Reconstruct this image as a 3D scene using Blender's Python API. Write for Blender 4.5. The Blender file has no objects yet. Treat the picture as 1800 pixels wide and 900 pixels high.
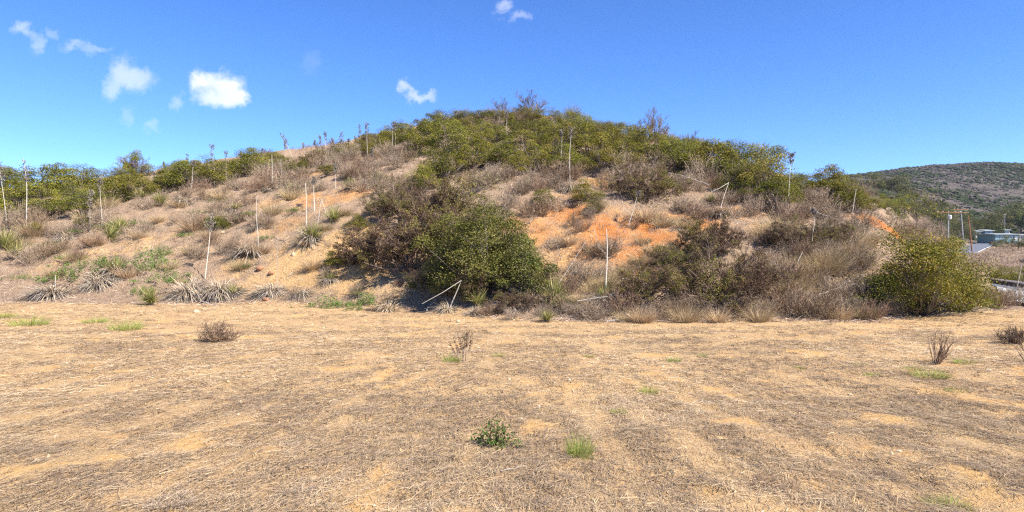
import bpy, math, random
import numpy as np
rng = np.random.default_rng(11)
R = math.radians
sc = bpy.context.scene
COL = sc.collection

# ------------------------------------------------------------------ camera, sky, sun, exposure
F, CX, CY, EYE = 1173.0, 900.0, 450.0, 2.5        # focal length in photo pixels, picture centre, eye height
cd = bpy.data.cameras.new('camera'); cam = bpy.data.objects.new('camera', cd); COL.objects.link(cam)
cam.location = (0, 0, EYE); cam.rotation_euler = (R(90), 0, 0)
cd.sensor_width = 36.0; cd.lens = 36.0 * F / 1800.0; cd.clip_start = 0.1; cd.clip_end = 6000
sc.camera = cam

SUN_AZ = (0.82, -0.57)      # horizontal direction towards the sun (right of the picture and behind the camera)
SUN_EL = R(46)
sd = bpy.data.lights.new('sun', 'SUN'); sun = bpy.data.objects.new('sun', sd); COL.objects.link(sun)
sd.energy = 5.0; sd.angle = R(0.5); sd.color = (1.0, 0.93, 0.83)
sun.rotation_euler = (R(90) - SUN_EL, 0, math.atan2(SUN_AZ[1], SUN_AZ[0]) + R(90))
sun.location = (30, -30, 40)

w = bpy.data.worlds.new('World'); sc.world = w; w.use_nodes = True
wt = w.node_tree; wt.nodes.clear()
def wn(t, **k):
    n = wt.nodes.new(t)
    for a, b in k.items(): setattr(n, a, b)
    return n
def wm(op, a, b=None, c=None):
    n = wn('ShaderNodeMath', operation=op)
    for i, v in enumerate((a, b, c)):
        if v is None: continue
        if isinstance(v, (int, float)): n.inputs[i].default_value = v
        else: wt.links.new(v, n.inputs[i])
    return n.outputs[0]
sky = wn('ShaderNodeTexSky', sky_type='NISHITA'); sky.sun_disc = False
sky.sun_elevation = SUN_EL; sky.sun_rotation = math.atan2(SUN_AZ[0], SUN_AZ[1])
sky.altitude = 300; sky.air_density = 0.65; sky.dust_density = 0.0; sky.ozone_density = 5.0
hs = wn('ShaderNodeHueSaturation'); hs.inputs['Saturation'].default_value = 1.18; hs.inputs['Hue'].default_value = 0.509
wt.links.new(sky.outputs[0], hs.inputs['Color'])
tc = wn('ShaderNodeTexCoord')
sep = wn('ShaderNodeSeparateXYZ'); wt.links.new(tc.outputs['Generated'], sep.inputs[0])
dy = wm('MAXIMUM', sep.outputs[1], 0.05)
cu = wm('DIVIDE', sep.outputs[0], dy); cv = wm('DIVIDE', sep.outputs[2], dy)
comb = wn('ShaderNodeCombineXYZ'); wt.links.new(cu, comb.inputs[0]); wt.links.new(cv, comb.inputs[1])
nz = wn('ShaderNodeTexNoise'); nz.inputs['Scale'].default_value = 30; nz.inputs['Detail'].default_value = 10; nz.inputs['Roughness'].default_value = 0.62
wt.links.new(comb.outputs[0], nz.inputs['Vector'])
nsep = wn('ShaderNodeSeparateColor'); wt.links.new(nz.outputs['Color'], nsep.inputs[0])
wu = wm('MULTIPLY_ADD', wm('SUBTRACT', nsep.outputs[0], 0.5), 0.06, cu)
wv = wm('MULTIPLY_ADD', wm('SUBTRACT', nsep.outputs[1], 0.5), 0.06, cv)
CLOUDS = [(358, 142, 30, 30, 1), (398, 148, 38, 30, 1), (418, 170, 32, 20, 1), (380, 174, 44, 20, .8),
          (216, 122, 28, 30, .5), (242, 142, 40, 24, .5), (200, 152, 28, 26, .42), (40, 52, 26, 14, .4), (62, 72, 18, 22, .3),
          (90, 62, 14, 16, .2), (135, 82, 30, 14, .28), (170, 92, 28, 12, .24), (312, 178, 18, 18, .3),
          (708, 154, 16, 16, .5), (728, 166, 22, 12, .5), (752, 172, 24, 10, .45), (884, 12, 20, 15, .38), (916, 30, 20, 11, .28),
          (226, 204, 16, 24, .16), (268, 225, 16, 14, .22), (548, 112, 22, 26, .07)]
tot = None
for (px, py, a, b, al) in CLOUDS:
    du = wm('MULTIPLY', wm('SUBTRACT', wu, (px - CX) / F), F / a)
    dv = wm('MULTIPLY', wm('SUBTRACT', wv, (CY - py) / F), F / b)
    d = wm('SQRT', wm('ADD', wm('MULTIPLY', du, du), wm('MULTIPLY', dv, dv)))
    mr = wn('ShaderNodeMapRange', interpolation_type='SMOOTHSTEP')
    wt.links.new(d, mr.inputs[0]); mr.inputs[1].default_value = 1.1; mr.inputs[2].default_value = 0.15
    mr.inputs[3].default_value = 0; mr.inputs[4].default_value = al
    tot = mr.outputs[0] if tot is None else wm('SUBTRACT', 1.0, wm('MULTIPLY', wm('SUBTRACT', 1.0, tot), wm('SUBTRACT', 1.0, mr.outputs[0])))
tot = wm('MULTIPLY', tot, wm('GREATER_THAN', sep.outputs[1], 0.1))
mx = wn('ShaderNodeMix', data_type='RGBA'); wt.links.new(tot, mx.inputs[0]); wt.links.new(hs.outputs[0], mx.inputs[6])
mx.inputs[7].default_value = (3.9, 4.1, 4.4, 1)
bg = wn('ShaderNodeBackground'); bg.inputs[1].default_value = 0.122; wt.links.new(mx.outputs[2], bg.inputs[0])
wo = wn('ShaderNodeOutputWorld'); wt.links.new(bg.outputs[0], wo.inputs[0])

sc.view_settings.view_transform = 'Standard'; sc.view_settings.look = 'None'
sc.view_settings.exposure = 1.22; sc.view_settings.gamma = 1.0; sc.view_settings.use_curve_mapping = False
sc.render.engine = 'CYCLES'
sc.cycles.use_denoising = False; sc.cycles.pixel_filter_type = 'BLACKMAN_HARRIS'; sc.cycles.filter_width = 1.25
sc.cycles.max_bounces = 6; sc.cycles.diffuse_bounces = 3; sc.cycles.transparent_max_bounces = 4; sc.cycles.volume_bounces = 0

# ------------------------------------------------------------------ helpers
def _h(ix, iy, s):
    n = (ix.astype(np.int64) * 374761393 + iy.astype(np.int64) * 668265263 + s * 974711) & 0xffffffff
    n = ((n ^ (n >> 13)) * 1274126177) & 0xffffffff
    return ((n ^ (n >> 16)) & 0xffff) / 65535.0
def noise(x, y, s=0):
    x = np.asarray(x, float); y = np.asarray(y, float)
    ix = np.floor(x); iy = np.floor(y); fx = x - ix; fy = y - iy
    fx = fx * fx * (3 - 2 * fx); fy = fy * fy * (3 - 2 * fy)
    a, b, c, d = _h(ix, iy, s), _h(ix + 1, iy, s), _h(ix, iy + 1, s), _h(ix + 1, iy + 1, s)
    return (a * (1 - fx) + b * fx) * (1 - fy) + (c * (1 - fx) + d * fx) * fy
def fbm(x, y, s=0, o=4):
    t = 0; a = .5; n = 0
    for i in range(o):
        t = t + a * noise(x * 2 ** i + 17 * i, y * 2 ** i - 9 * i, s + i); n += a; a *= .5
    return t / n
def sstep(a, b, x):
    t = np.clip((np.asarray(x, float) - a) / (b - a), 0, 1); return t * t * (3 - 2 * t)
def nrm(v): return v / np.maximum(np.linalg.norm(v, axis=-1, keepdims=True), 1e-9)
def rdir(n): return nrm(rng.normal(size=(n, 3)))

def mesh(name, V, faces, mat, attr=None, smooth=False):
    """V (n,3); faces (m,3) or (m,4); attr: {name: per-face array or per-vertex array}"""
    V = np.asarray(V, np.float32); faces = np.asarray(faces, np.int32)
    me = bpy.data.meshes.new(name); k = faces.shape[1]
    me.vertices.add(len(V)); me.vertices.foreach_set('co', V.ravel())
    me.loops.add(faces.size); me.loops.foreach_set('vertex_index', faces.ravel())
    me.polygons.add(len(faces)); me.polygons.foreach_set('loop_start', np.arange(0, faces.size, k, dtype=np.int32))
    me.polygons.foreach_set('use_smooth', np.full(len(faces), smooth))
    for n, a in (attr or {}).items():
        a = np.asarray(a, np.float32)
        at = me.attributes.new(n, 'FLOAT', 'FACE' if len(a) == len(faces) else 'POINT'); at.data.foreach_set('value', a)
    me.materials.append(mat); me.update(calc_edges=True)
    return me
class Geo:
    def __init__(s): s.V = []; s.T = []; s.A = []; s.n = 0
    def add(s, V, T, a):
        s.V.append(V); s.T.append(T + s.n); s.n += len(V)
        s.A.append(np.broadcast_to(np.asarray(a, float), (len(T),)) if np.ndim(a) == 0 else np.asarray(a, float)); return s
    def mesh(s, name, mat, smooth=False):
        return mesh(name, np.concatenate(s.V), np.concatenate(s.T), mat, {'v': np.concatenate(s.A)}, smooth)
def ribbons(g, P, D, L, W, side, curve=None, seg=1, val=None, taper=1.0):
    n = len(P); L = np.broadcast_to(L, (n,))[:, None]; W = np.broadcast_to(W, (n,))[:, None]
    side = nrm(side - D * np.sum(side * D, 1, keepdims=True)); c = np.zeros((n, 3)) if curve is None else curve
    V = np.zeros((n, (seg + 1) * 2, 3))
    for i in range(seg + 1):
        t = i / seg; ctr = P + D * L * t + c * L * t * t; ww = W * (1 - taper * t ** 1.5) * .5
        V[:, 2 * i] = ctr - side * ww; V[:, 2 * i + 1] = ctr + side * ww
    T = []
    for i in range(seg): T += [[2 * i, 2 * i + 1, 2 * i + 3], [2 * i, 2 * i + 3, 2 * i + 2]]
    T = np.array(T)[None] + (np.arange(n) * (seg + 1) * 2)[:, None, None]
    v = rng.random(n) if val is None else np.broadcast_to(val, (n,))
    g.add(V.reshape(-1, 3), T.reshape(-1, 3), np.repeat(v, 2 * seg))
def tubes(g, A, B, ra, rb, sides=3, val=.5):
    n = len(A); d = nrm(B - A); ref = np.where(np.abs(d[:, 2:3]) > .9, [[1., 0, 0]], [[0, 0, 1.]])
    u = nrm(np.cross(d, ref)); v = np.cross(d, u); ra = np.broadcast_to(ra, (n,))[:, None]; rb = np.broadcast_to(rb, (n,))[:, None]
    V = np.zeros((n, 2 * sides, 3)); T = []
    for i in range(sides):
        a = 2 * math.pi * i / sides; o = u * math.cos(a) + v * math.sin(a)
        V[:, i] = A + o * ra; V[:, sides + i] = B + o * rb; j = (i + 1) % sides
        T += [[i, j, sides + j], [i, sides + j, sides + i]]
    for i in range(1, sides - 1): T.append([sides, sides + i, sides + i + 1])
    T = np.array(T)[None] + (np.arange(n) * 2 * sides)[:, None, None]
    vv = np.repeat(np.broadcast_to(val, (n,)), (3 * sides - 2)); g.add(V.reshape(-1, 3), T.reshape(-1, 3), vv)
def polytube(g, pts, radii, sides=6, val=.5):
    """one continuous tube along a polyline"""
    pts = np.asarray(pts, float); m = len(pts); V = []
    tan = nrm(np.gradient(pts, axis=0)); ref = np.array([0.31, .9, .2])
    for i in range(m):
        u = nrm(np.cross(tan[i], ref)); v = np.cross(tan[i], u)
        for k in range(sides):
            a = 2 * math.pi * k / sides; V.append(pts[i] + radii[i] * (u * math.cos(a) + v * math.sin(a)))
    T = []
    for i in range(m - 1):
        for k in range(sides):
            a, b = i * sides + k, i * sides + (k + 1) % sides; c, d = a + sides, b + sides
            T += [[a, b, d], [a, d, c]]
    e = (m - 1) * sides
    for k in range(1, sides - 1): T += [[e, e + k, e + k + 1], [0, k + 1, k]]
    g.add(np.array(V), np.array(T), val)
def leaves(g, P, N, size, val=None, ratio=.5):
    """folded diamond leaves at P, facing N"""
    n = len(P); size = np.broadcast_to(size, (n,))[:, None]; a = nrm(np.cross(N, rdir(n))); b = np.cross(N, a)
    tip = P + a * size; l = P + a * size * .5 + b * size * ratio * .5 + N * size * .1; r = P + a * size * .5 - b * size * ratio * .5 + N * size * .1
    V = np.stack([P, l, tip, r], 1).reshape(-1, 3)
    T = (np.array([[0, 2, 1], [0, 3, 2]])[None] + (np.arange(n) * 4)[:, None, None]).reshape(-1, 3)
    g.add(V, T, np.repeat(rng.random(n) if val is None else val, 2))
def box(g, x0, x1, y0, y1, z0, z1, val=.5):
    V = np.array([[x, y, z] for z in (z0, z1) for y in (y0, y1) for x in (x0, x1)], float)
    T = np.array([[0, 2, 3], [0, 3, 1], [4, 5, 7], [4, 7, 6], [0, 1, 5], [0, 5, 4], [2, 6, 7], [2, 7, 3], [0, 4, 6], [0, 6, 2], [1, 3, 7], [1, 7, 5]])
    g.add(V, T, val)
def obj(name, me, parent=None, loc=None, kind=None):
    o = bpy.data.objects.new(name, me); COL.objects.link(o)
    if parent is not None: o.parent = parent
    if loc is not None: o.location = loc
    if kind: o['kind'] = kind
    return o

# ------------------------------------------------------------------ materials
def M(name):
    m = bpy.data.materials.new(name); m.use_nodes = True; nt = m.node_tree; nt.nodes.clear(); return m, nt
def N(nt, t, inp=None, **k):
    n = nt.nodes.new(t)
    for a, b in k.items(): setattr(n, a, b)
    for a, b in (inp or {}).items():
        if hasattr(b, 'is_linked') or isinstance(b, bpy.types.NodeSocket): nt.links.new(b, n.inputs[a])
        else: n.inputs[a].default_value = b
    return n
def ramp(nt, fac, stops):
    r = N(nt, 'ShaderNodeValToRGB', {0: fac}); e = r.color_ramp.elements
    while len(e) < len(stops): e.new(.5)
    for i, (p, c) in enumerate(stops): e[i].position = p; e[i].color = (*c, 1)
    return r.outputs[0]
def mixc(nt, f, a, b, bt='MIX'):
    n = N(nt, 'ShaderNodeMix', data_type='RGBA', blend_type=bt)
    for i, v in ((0, f), (6, a), (7, b)):
        if isinstance(v, bpy.types.NodeSocket): nt.links.new(v, n.inputs[i])
        else: n.inputs[i].default_value = v if i == 0 else (*v, 1)
    return n.outputs[2]
def mth(nt, op, a, b=0.0, clamp=False):
    n = N(nt, 'ShaderNodeMath', operation=op, use_clamp=clamp)
    for i, v in enumerate((a, b)):
        if isinstance(v, bpy.types.NodeSocket): nt.links.new(v, n.inputs[i])
        else: n.inputs[i].default_value = v
    return n.outputs[0]
def tex(nt, vec, scale, detail=5, rough=.6, out=0):
    return N(nt, 'ShaderNodeTexNoise', {'Vector': vec, 'Scale': scale, 'Detail': detail, 'Roughness': rough}).outputs[out]
def finish(nt, col, rough=.9, bump=None, bstr=.3, bdist=.03, spec=.2, trans=0.0):
    p = N(nt, 'ShaderNodeBsdfPrincipled', {'Base Color': col, 'Roughness': rough, 'Specular IOR Level': spec})
    if bump is not None:
        b = N(nt, 'ShaderNodeBump', {'Height': bump, 'Strength': bstr, 'Distance': bdist}); nt.links.new(b.outputs[0], p.inputs['Normal'])
    s = p.outputs[0]
    if trans:
        t = N(nt, 'ShaderNodeBsdfTranslucent', {'Color': col}); mx = N(nt, 'ShaderNodeMixShader', {0: trans, 1: s, 2: t.outputs[0]}); s = mx.outputs[0]
    N(nt, 'ShaderNodeOutputMaterial', {0: s})
def vmat(name, stops, rough=.8, trans=0.0, spec=.2, hue=.0, val=.25):
    """per-piece colour from attribute v, varied a little from object to object"""
    m, nt = M(name); at = N(nt, 'ShaderNodeAttribute', attribute_name='v'); oi = N(nt, 'ShaderNodeObjectInfo')
    c = ramp(nt, at.outputs['Fac'], stops)
    h = N(nt, 'ShaderNodeHueSaturation', {'Color': c})
    nt.links.new(mth(nt, 'MULTIPLY_ADD', oi.outputs['Random'], val), h.inputs['Value'])
    h.inputs['Value'].links[0].from_node.inputs[2].default_value = 1 - val / 2
    hh = mth(nt, 'MULTIPLY_ADD', mth(nt, 'FRACT', mth(nt, 'MULTIPLY', oi.outputs['Random'], 7.31)), hue); hh.node.inputs[2].default_value = .5 - hue / 2
    nt.links.new(hh, h.inputs['Hue'])
    finish(nt, h.outputs[0], rough, spec=spec, trans=trans); return m

def earth_mat(name, kind):
    m, nt = M(name)
    g = N(nt, 'ShaderNodeNewGeometry').outputs['Position']
    bare = N(nt, 'ShaderNodeAttribute', attribute_name='bare').outputs['Fac']
    red = N(nt, 'ShaderNodeAttribute', attribute_name='red').outputs['Fac']
    n1 = tex(nt, g, 1.3, 6, .65); n2 = tex(nt, g, 9, 6, .7); n3 = tex(nt, g, 45, 4, .7); n4 = tex(nt, g, .35, 4)
    if kind == 'field':
        straw = ramp(nt, n3, [(.3, (.28, .18, .09)), (.5, (.45, .30, .15)), (.7, (.57, .41, .225))])
        soil = ramp(nt, n2, [(.3, (.40, .245, .10)), (.5, (.52, .33, .135)), (.7, (.58, .41, .205))])
    else:
        straw = ramp(nt, n3, [(.3, (.19, .13, .085)), (.5, (.35, .245, .16)), (.7, (.50, .375, .26))])
        soil = ramp(nt, n2, [(.3, (.44, .27, .11)), (.5, (.56, .37, .17)), (.7, (.64, .47, .26))])
    rsoil = ramp(nt, n2, [(.3, (.38, .125, .035)), (.5, (.55, .20, .055)), (.7, (.60, .29, .10))])
    soil = mixc(nt, red, soil, rsoil)
    f = mth(nt, 'ADD', bare, mth(nt, 'MULTIPLY', mth(nt, 'SUBTRACT', n1, .5), 1.1)); f = mth(nt, 'ADD', f, mth(nt, 'MULTIPLY', mth(nt, 'SUBTRACT', n2, .5), 1.4))
    f = N(nt, 'ShaderNodeMapRange', {0: f, 1: .28, 2: .72}, interpolation_type='SMOOTHSTEP').outputs[0]
    c = mixc(nt, f, straw, soil)
    c = mixc(nt, N(nt, 'ShaderNodeMapRange', {0: n4, 1: .35, 2: .7}).outputs[0], c, mixc(nt, .5, c, (.92, .84, .8), 'MULTIPLY'))
    hgt = mth(nt, 'ADD', mth(nt, 'MULTIPLY', n2, 1.0), mth(nt, 'MULTIPLY', n3, .5))
    finish(nt, c, .95, hgt, .9, .06 if kind == 'field' else .16, spec=.1); return m
def far_mat(name, a, b, c3, sc_=.05):
    m, nt = M(name); g = N(nt, 'ShaderNodeNewGeometry').outputs['Position']
    n1 = tex(nt, g, sc_, 8, .7); n2 = tex(nt, g, sc_ * 8, 5, .7); n3 = tex(nt, g, sc_ * .25, 4)
    c = ramp(nt, n2, [(.35, a), (.6, b)])
    c = mixc(nt, N(nt, 'ShaderNodeMapRange', {0: mth(nt, 'ADD', n1, mth(nt, 'MULTIPLY', n3, .5)), 1: 1.0, 2: 1.08}).outputs[0], c, c3)
    finish(nt, c, .95, n2, .8, 1.0, spec=.05); return m
def plain(name, col, rough=.7, spec=.3, ns=20, amt=.25, metal=0):
    m, nt = M(name); g = N(nt, 'ShaderNodeTexCoord').outputs['Object']; n = tex(nt, g, ns, 5)
    c = ramp(nt, n, [(.3, tuple(x * (1 - amt) for x in col)), (.7, tuple(min(1, x * (1 + amt)) for x in col))])
    finish(nt, c, rough, n, .2, .02, spec); return m

m_field = earth_mat('field_soil', 'field'); m_hill = earth_mat('hill_soil', 'hill')
m_valley = far_mat('valley_scrub', (.17, .12, .085), (.34, .25, .17), (.40, .26, .13), .12)
m_far = far_mat('far_scrub', (.058, .05, .044), (.108, .09, .076), (.22, .16, .11), .035)
m_straw = vmat('straw', [(0, (.14, .103, .075)), (.3, (.295, .215, .138)), (.7, (.49, .365, .22)), (1, (.68, .55, .37))], .8)
m_litter = vmat('litter', [(0, (.14, .10, .075)), (.4, (.29, .21, .15)), (.8, (.46, .35, .25)), (1, (.66, .55, .42))], .9)
m_green = vmat('sumac_leaf', [(0, (.055, .07, .01)), (.5, (.165, .166, .021)), (.85, (.29, .265, .04)), (1, (.34, .235, .06))], .7, .18, .14, .03, .35)
m_dgreen = vmat('dark_leaf', [(0, (.045, .058, .01)), (.5, (.115, .125, .02)), (.8, (.20, .19, .042)), (1, (.32, .26, .12))], .65, .15, .18, .02, .2)
m_mixed = vmat('half_dry_leaf', [(0, (.11, .07, .045)), (.3, (.19, .12, .07)), (.42, (.16, .15, .028)), (.8, (.21, .19, .035)), (1, (.31, .22, .12))], .75, .12, .12, .02, .25)
m_weed = vmat('weed_leaf', [(0, (.055, .11, .015)), (.6, (.12, .20, .03)), (1, (.2, .28, .06))], .5, .2, .3, .02, .2)
m_twig = vmat('grey_twig', [(0, (.135, .10, .07)), (.5, (.285, .215, .15)), (1, (.46, .36, .26))], .9, 0, .1, .0, .5)
m_btwig = vmat('brown_twig', [(0, (.12, .08, .05)), (.5, (.23, .155, .10)), (1, (.38, .27, .18))], .9, 0, .1, .03, .3)
m_mxwood = vmat('purplish_twig', [(0, (.10, .072, .055)), (1, (.27, .195, .15))], .9, 0, .1)
m_wood = vmat('branch', [(0, (.10, .08, .07)), (1, (.24, .20, .17))], .9, 0, .1)
m_drygrass = vmat('dry_grass', [(0, (.22, .15, .08)), (.5, (.42, .30, .16)), (1, (.66, .53, .33))], .8, .15, .2, .02, .3)
m_tuft = vmat('grass_tuft', [(0, (.13, .20, .03)), (.55, (.27, .34, .055)), (.8, (.42, .38, .12)), (1, (.60, .47, .24))], .6, .2, .2, .02, .2)
m_yucca = vmat('yucca_leaf', [(0, (.10, .13, .03)), (.5, (.21, .22, .055)), (.8, (.40, .35, .11)), (1, (.58, .48, .24))], .5, .1, .35, .02, .25)
m_deadleaf = vmat('dead_yucca_leaf', [(0, (.15, .125, .10)), (.5, (.29, .24, .19)), (1, (.50, .43, .35))], .8, .05, .2, .0, .3)
m_tanleaf = vmat('tan_yucca_leaf', [(0, (.26, .19, .12)), (.5, (.46, .36, .24)), (1, (.66, .55, .40))], .8, .05, .2, .0, .25)
m_stalk = vmat('stalk', [(0, (.24, .205, .17)), (1, (.58, .53, .45))], .7, 0, .2, .0, .3)
m_seed = vmat('seed_capsule', [(0, (.13, .11, .09)), (1, (.30, .26, .22))], .9, 0, .1)
m_rock = plain('rock_pale', (.46, .36, .23), .9, .1, 6); m_soilrock = plain('clod', (.46, .31, .15), .95, .05, 8); m_rockb = plain('rock_brown', (.30, .16, .09), .9, .1, 8)
m_pole = plain('pole_wood', (.27, .13, .07), .9, .1, 4); m_poleg = plain('pole_grey', (.36, .36, .37), .8, .2, 4)
m_metal = plain('insulator', (.62, .64, .66), .4, .5, 10, .1); m_asph = plain('asphalt', (.115, .125, .15), .9, .2, 1.0)
m_conc = plain('concrete', (.48, .50, .48), .9, .2, .6, .12); m_white = plain('white_paint', (.78, .78, .76), .7, .2, 2, .06); m_dark = plain('dark_wall', (.06, .065, .07), .9, .1, 2)
m_teal = plain('teal_siding', (.13, .27, .31), .7, .3, 2, .12); m_roof = plain('pale_roof', (.27, .30, .31), .8, .2, 2, .1)
m_glass = plain('window_glass', (.06, .12, .17), .15, .6, 1, .1); m_cream = plain('cream_wall', (.60, .57, .48), .8, .2, 2, .1)
m_car = plain('dark_car_paint', (.03, .03, .04), .3, .5, 1, .1); m_tyre = plain('tyre', (.02, .02, .02), .9, .1, 5)
m_tree = vmat('oak_leaf', [(0, (.045, .06, .018)), (.5, (.105, .115, .03)), (1, (.2, .17, .055))], .6, .12, .2, .05, .45)
m_farbush = vmat('far_bush', [(0, (.035, .045, .022)), (.3, (.055, .065, .032)), (.4, (.075, .064, .056)), (.9, (.125, .106, .094)), (1, (.11, .12, .05))], .95, 0, .05)

# ------------------------------------------------------------------ terrain: profiles by bearing -> height function
def yz(y, d): return EYE + (CY - y) / F * d
def back(c): return [(130, c * .85), (200, c * .55), (450, 20), (1000, 60), (1500, 30)]
PROF = {}
def hillcol(x, pts):
    PROF[x] = [(d, max(0.0, yz(y, d)) if i else 0.0) for i, (y, d) in enumerate(pts)]
    PROF[x] += back(PROF[x][-1][1])
hillcol(-300, [(531, 36), (470, 46), (410, 56), (352, 78), (345, 90)])
hillcol(0, [(531, 36), (480, 42), (425, 50), (390, 57), (345, 76), (338, 88)])
hillcol(200, [(533, 35), (480, 40), (420, 47), (370, 54), (322, 74), (314, 88)])
hillcol(400, [(533, 35), (480, 38.5), (420, 44), (350, 54), (298, 74), (284, 90)])
hillcol(600, [(540, 32.6), (500, 35), (430, 39), (350, 46), (300, 57), (268, 75), (256, 92)])
hillcol(750, [(548, 30), (480, 34), (400, 39), (330, 46), (280, 58), (240, 76), (222, 93)])
hillcol(920, [(562, 26), (500, 29.5), (400, 35), (340, 41), (300, 47), (240, 66), (212, 82), (198, 96)])
hillcol(1050, [(568, 25), (500, 28.5), (400, 34), (340, 40), (300, 46), (260, 60), (232, 76), (220, 90)])
hillcol(1200, [(565, 25.5), (500, 28.7), (400, 34), (340, 40), (300, 47), (275, 57), (257, 73)])
hillcol(1350, [(563, 26), (500, 29), (420, 33.5), (360, 39), (325, 46), (305, 60)])
def zcol(x, pts): PROF[x] = pts + [(1500, 60)]
zcol(1450, [(26, 0), (29, 1.26), (33, 3.06), (38, 4.77), (44, 6.1), (54, 7.2), (110, 12), (200, 21), (450, 45), (700, 76), (1000, 114)])
zcol(1540, [(26, 0), (30, 1.5), (34, 3.1), (38, 4.1), (45, 5.0), (60, 6), (110, 11), (200, 19), (330, 35), (450, 47), (700, 80), (1000, 124)])
zcol(1600, [(28, 0), (33, 1.6), (37, 2.7), (44, 3.4), (60, 4), (80, 5), (110, 8), (150, 12), (200, 16), (330, 29), (450, 42), (700, 82), (1000, 131)])
zcol(1650, [(28.7, 0), (34, 1.1), (40, 1.9), (48, 2.2), (80, 2.8), (110, 4), (150, 6), (200, 9), (330, 20), (450, 35), (700, 78), (1000, 134)])
zcol(1700, [(30, 0), (38, -.4), (50, 0), (80, .8), (110, 1.6), (150, 3.0), (190, 4.7), (230, 7), (330, 15), (450, 30), (700, 70), (1000, 137)])
zcol(1740, [(30.5, 0), (36, -.7), (43, -1), (88, -1), (105, -.6), (150, .9), (200, 3.3), (250, 6.5), (330, 14), (450, 27), (700, 66), (1000, 138)])
zcol(1800, [(31, 0), (36, -.7), (43, -1), (85, -1), (105, -.4), (150, .8), (200, 3.2), (250, 6.3), (330, 14), (450, 27), (700, 66), (1000, 138)])
zcol(2200, [(31, 0), (36, -.7), (43, -1), (85, -1), (105, -.4), (150, .8), (200, 3.2), (250, 6.3), (330, 14), (450, 27), (700, 66), (1000, 130)])
cols = sorted(PROF); LD = np.linspace(math.log(18), math.log(1500), 420); DD = np.exp(LD)
def pchip(xs, ys, q):
    xs = np.array(xs, float); ys = np.array(ys, float); h = np.diff(xs); s = np.diff(ys) / h; m = np.zeros(len(xs))
    for i in range(1, len(xs) - 1):
        if s[i - 1] * s[i] > 0: m[i] = 2 * s[i - 1] * s[i] / (s[i - 1] + s[i])
    m[-1] = s[-1]; i = np.clip(np.searchsorted(xs, q) - 1, 0, len(xs) - 2); t = (q - xs[i]) / h[i]
    r = (2 * t**3 - 3 * t**2 + 1) * ys[i] + (t**3 - 2 * t**2 + t) * h[i] * m[i] + (-2 * t**3 + 3 * t**2) * ys[i + 1] + (t**3 - t**2) * h[i] * m[i + 1]
    return np.where(q <= xs[0], ys[0], r)
TAB = np.array([pchip([a for a, b in PROF[c]], [b for a, b in PROF[c]], DD) for c in cols])
UU = np.arange(-300, 2201, 10.0)
TU = np.array([np.interp(UU, cols, TAB[:, j]) for j in range(len(DD))]).T
ker = np.exp(-np.linspace(-2, 2, 9) ** 2); ker /= ker.sum()
pad = np.pad(TU, ((4, 4), (0, 0)), 'edge'); TU = sum(ker[i] * pad[i:i + len(UU)] for i in range(9))
TOE_X = np.array(cols, float); TOE_D = np.array([PROF[c][0][0] for c in cols], float)
def ucol(X, Y): return np.clip(X / np.maximum(Y, 1e-3) * F + CX, -300, 2200)
def Hbase(X, Y):
    X = np.asarray(X, float); Y = np.asarray(Y, float); Yc = np.clip(Y, 18.01, 1499)
    fu = (ucol(X, Yc) + 300) / 10; fu = np.clip(fu, 0, len(UU) - 1.001); fd = np.clip((np.log(Yc) - LD[0]) / (LD[1] - LD[0]), 0, len(LD) - 1.001)
    i = fu.astype(int); j = fd.astype(int); a = fu - i; b = fd - j
    z = (TU[i, j] * (1 - a) + TU[i + 1, j] * a) * (1 - b) + (TU[i, j + 1] * (1 - a) + TU[i + 1, j + 1] * a) * b
    return z
ROAD = np.array([((x - CX) / F * d, d, yz(y, d)) for x, d, y in [(1600, 100, 462), (1655, 140, 449), (1685, 165, 444), (1703, 188, 437), (1722, 212, 431), (1742, 238, 427.5), (1775, 262, 424), (1850, 290, 420)]])
_f = np.linspace(0, len(ROAD) - 1, 60); RP = np.stack([np.interp(_f, range(len(ROAD)), ROAD[:, i]) for i in range(3)], 1)
def H(X, Y):
    X, Y = np.broadcast_arrays(np.asarray(X, float), np.asarray(Y, float)); z = np.array(H0(X, Y)); m = (Y > 95) & (Y < 300) & (X > 50) & (X < 250)
    if m.any():
        x, y = X[m], Y[m]; d2 = (x[:, None] - RP[None, :, 0]) ** 2 + (y[:, None] - RP[None, :, 1]) ** 2; k = d2.argmin(1); d = np.sqrt(d2[np.arange(len(k)), k]); w_ = 1 - sstep(5, 16, d)
        z[m] = z[m] * (1 - w_) + (RP[k, 2] - .15) * w_
    return z
def streak(X, Y): return np.arctan2(X, 27.0 - Y) * 20.0, np.hypot(X, 27.0 - Y)
def dens(X, Y):
    a, r = streak(X, Y); n = fbm(a * 2.0, r * .45, 301, 4) * .55 + fbm(X * 1.7, Y * 1.7, 307, 4) * .45; i = fbm(X * .8, Y * 1.2, 311, 4); k = sstep(13, 20, Y); return n * (1 - k) + i * k
def fb(X, Y):
    a, r = streak(X, Y); n = fbm(a * 1.5, r * .7, 60, 4); i = fbm(X * .9, Y * 1.3, 63, 4); k = sstep(12, 19, Y); return sstep(.50, .68, (n * (1 - k) + i * k) * .62 + fbm(X * 2.6, Y * 2.6, 66, 3) * .38) * sstep(.62, .45, dens(X, Y))
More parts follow.
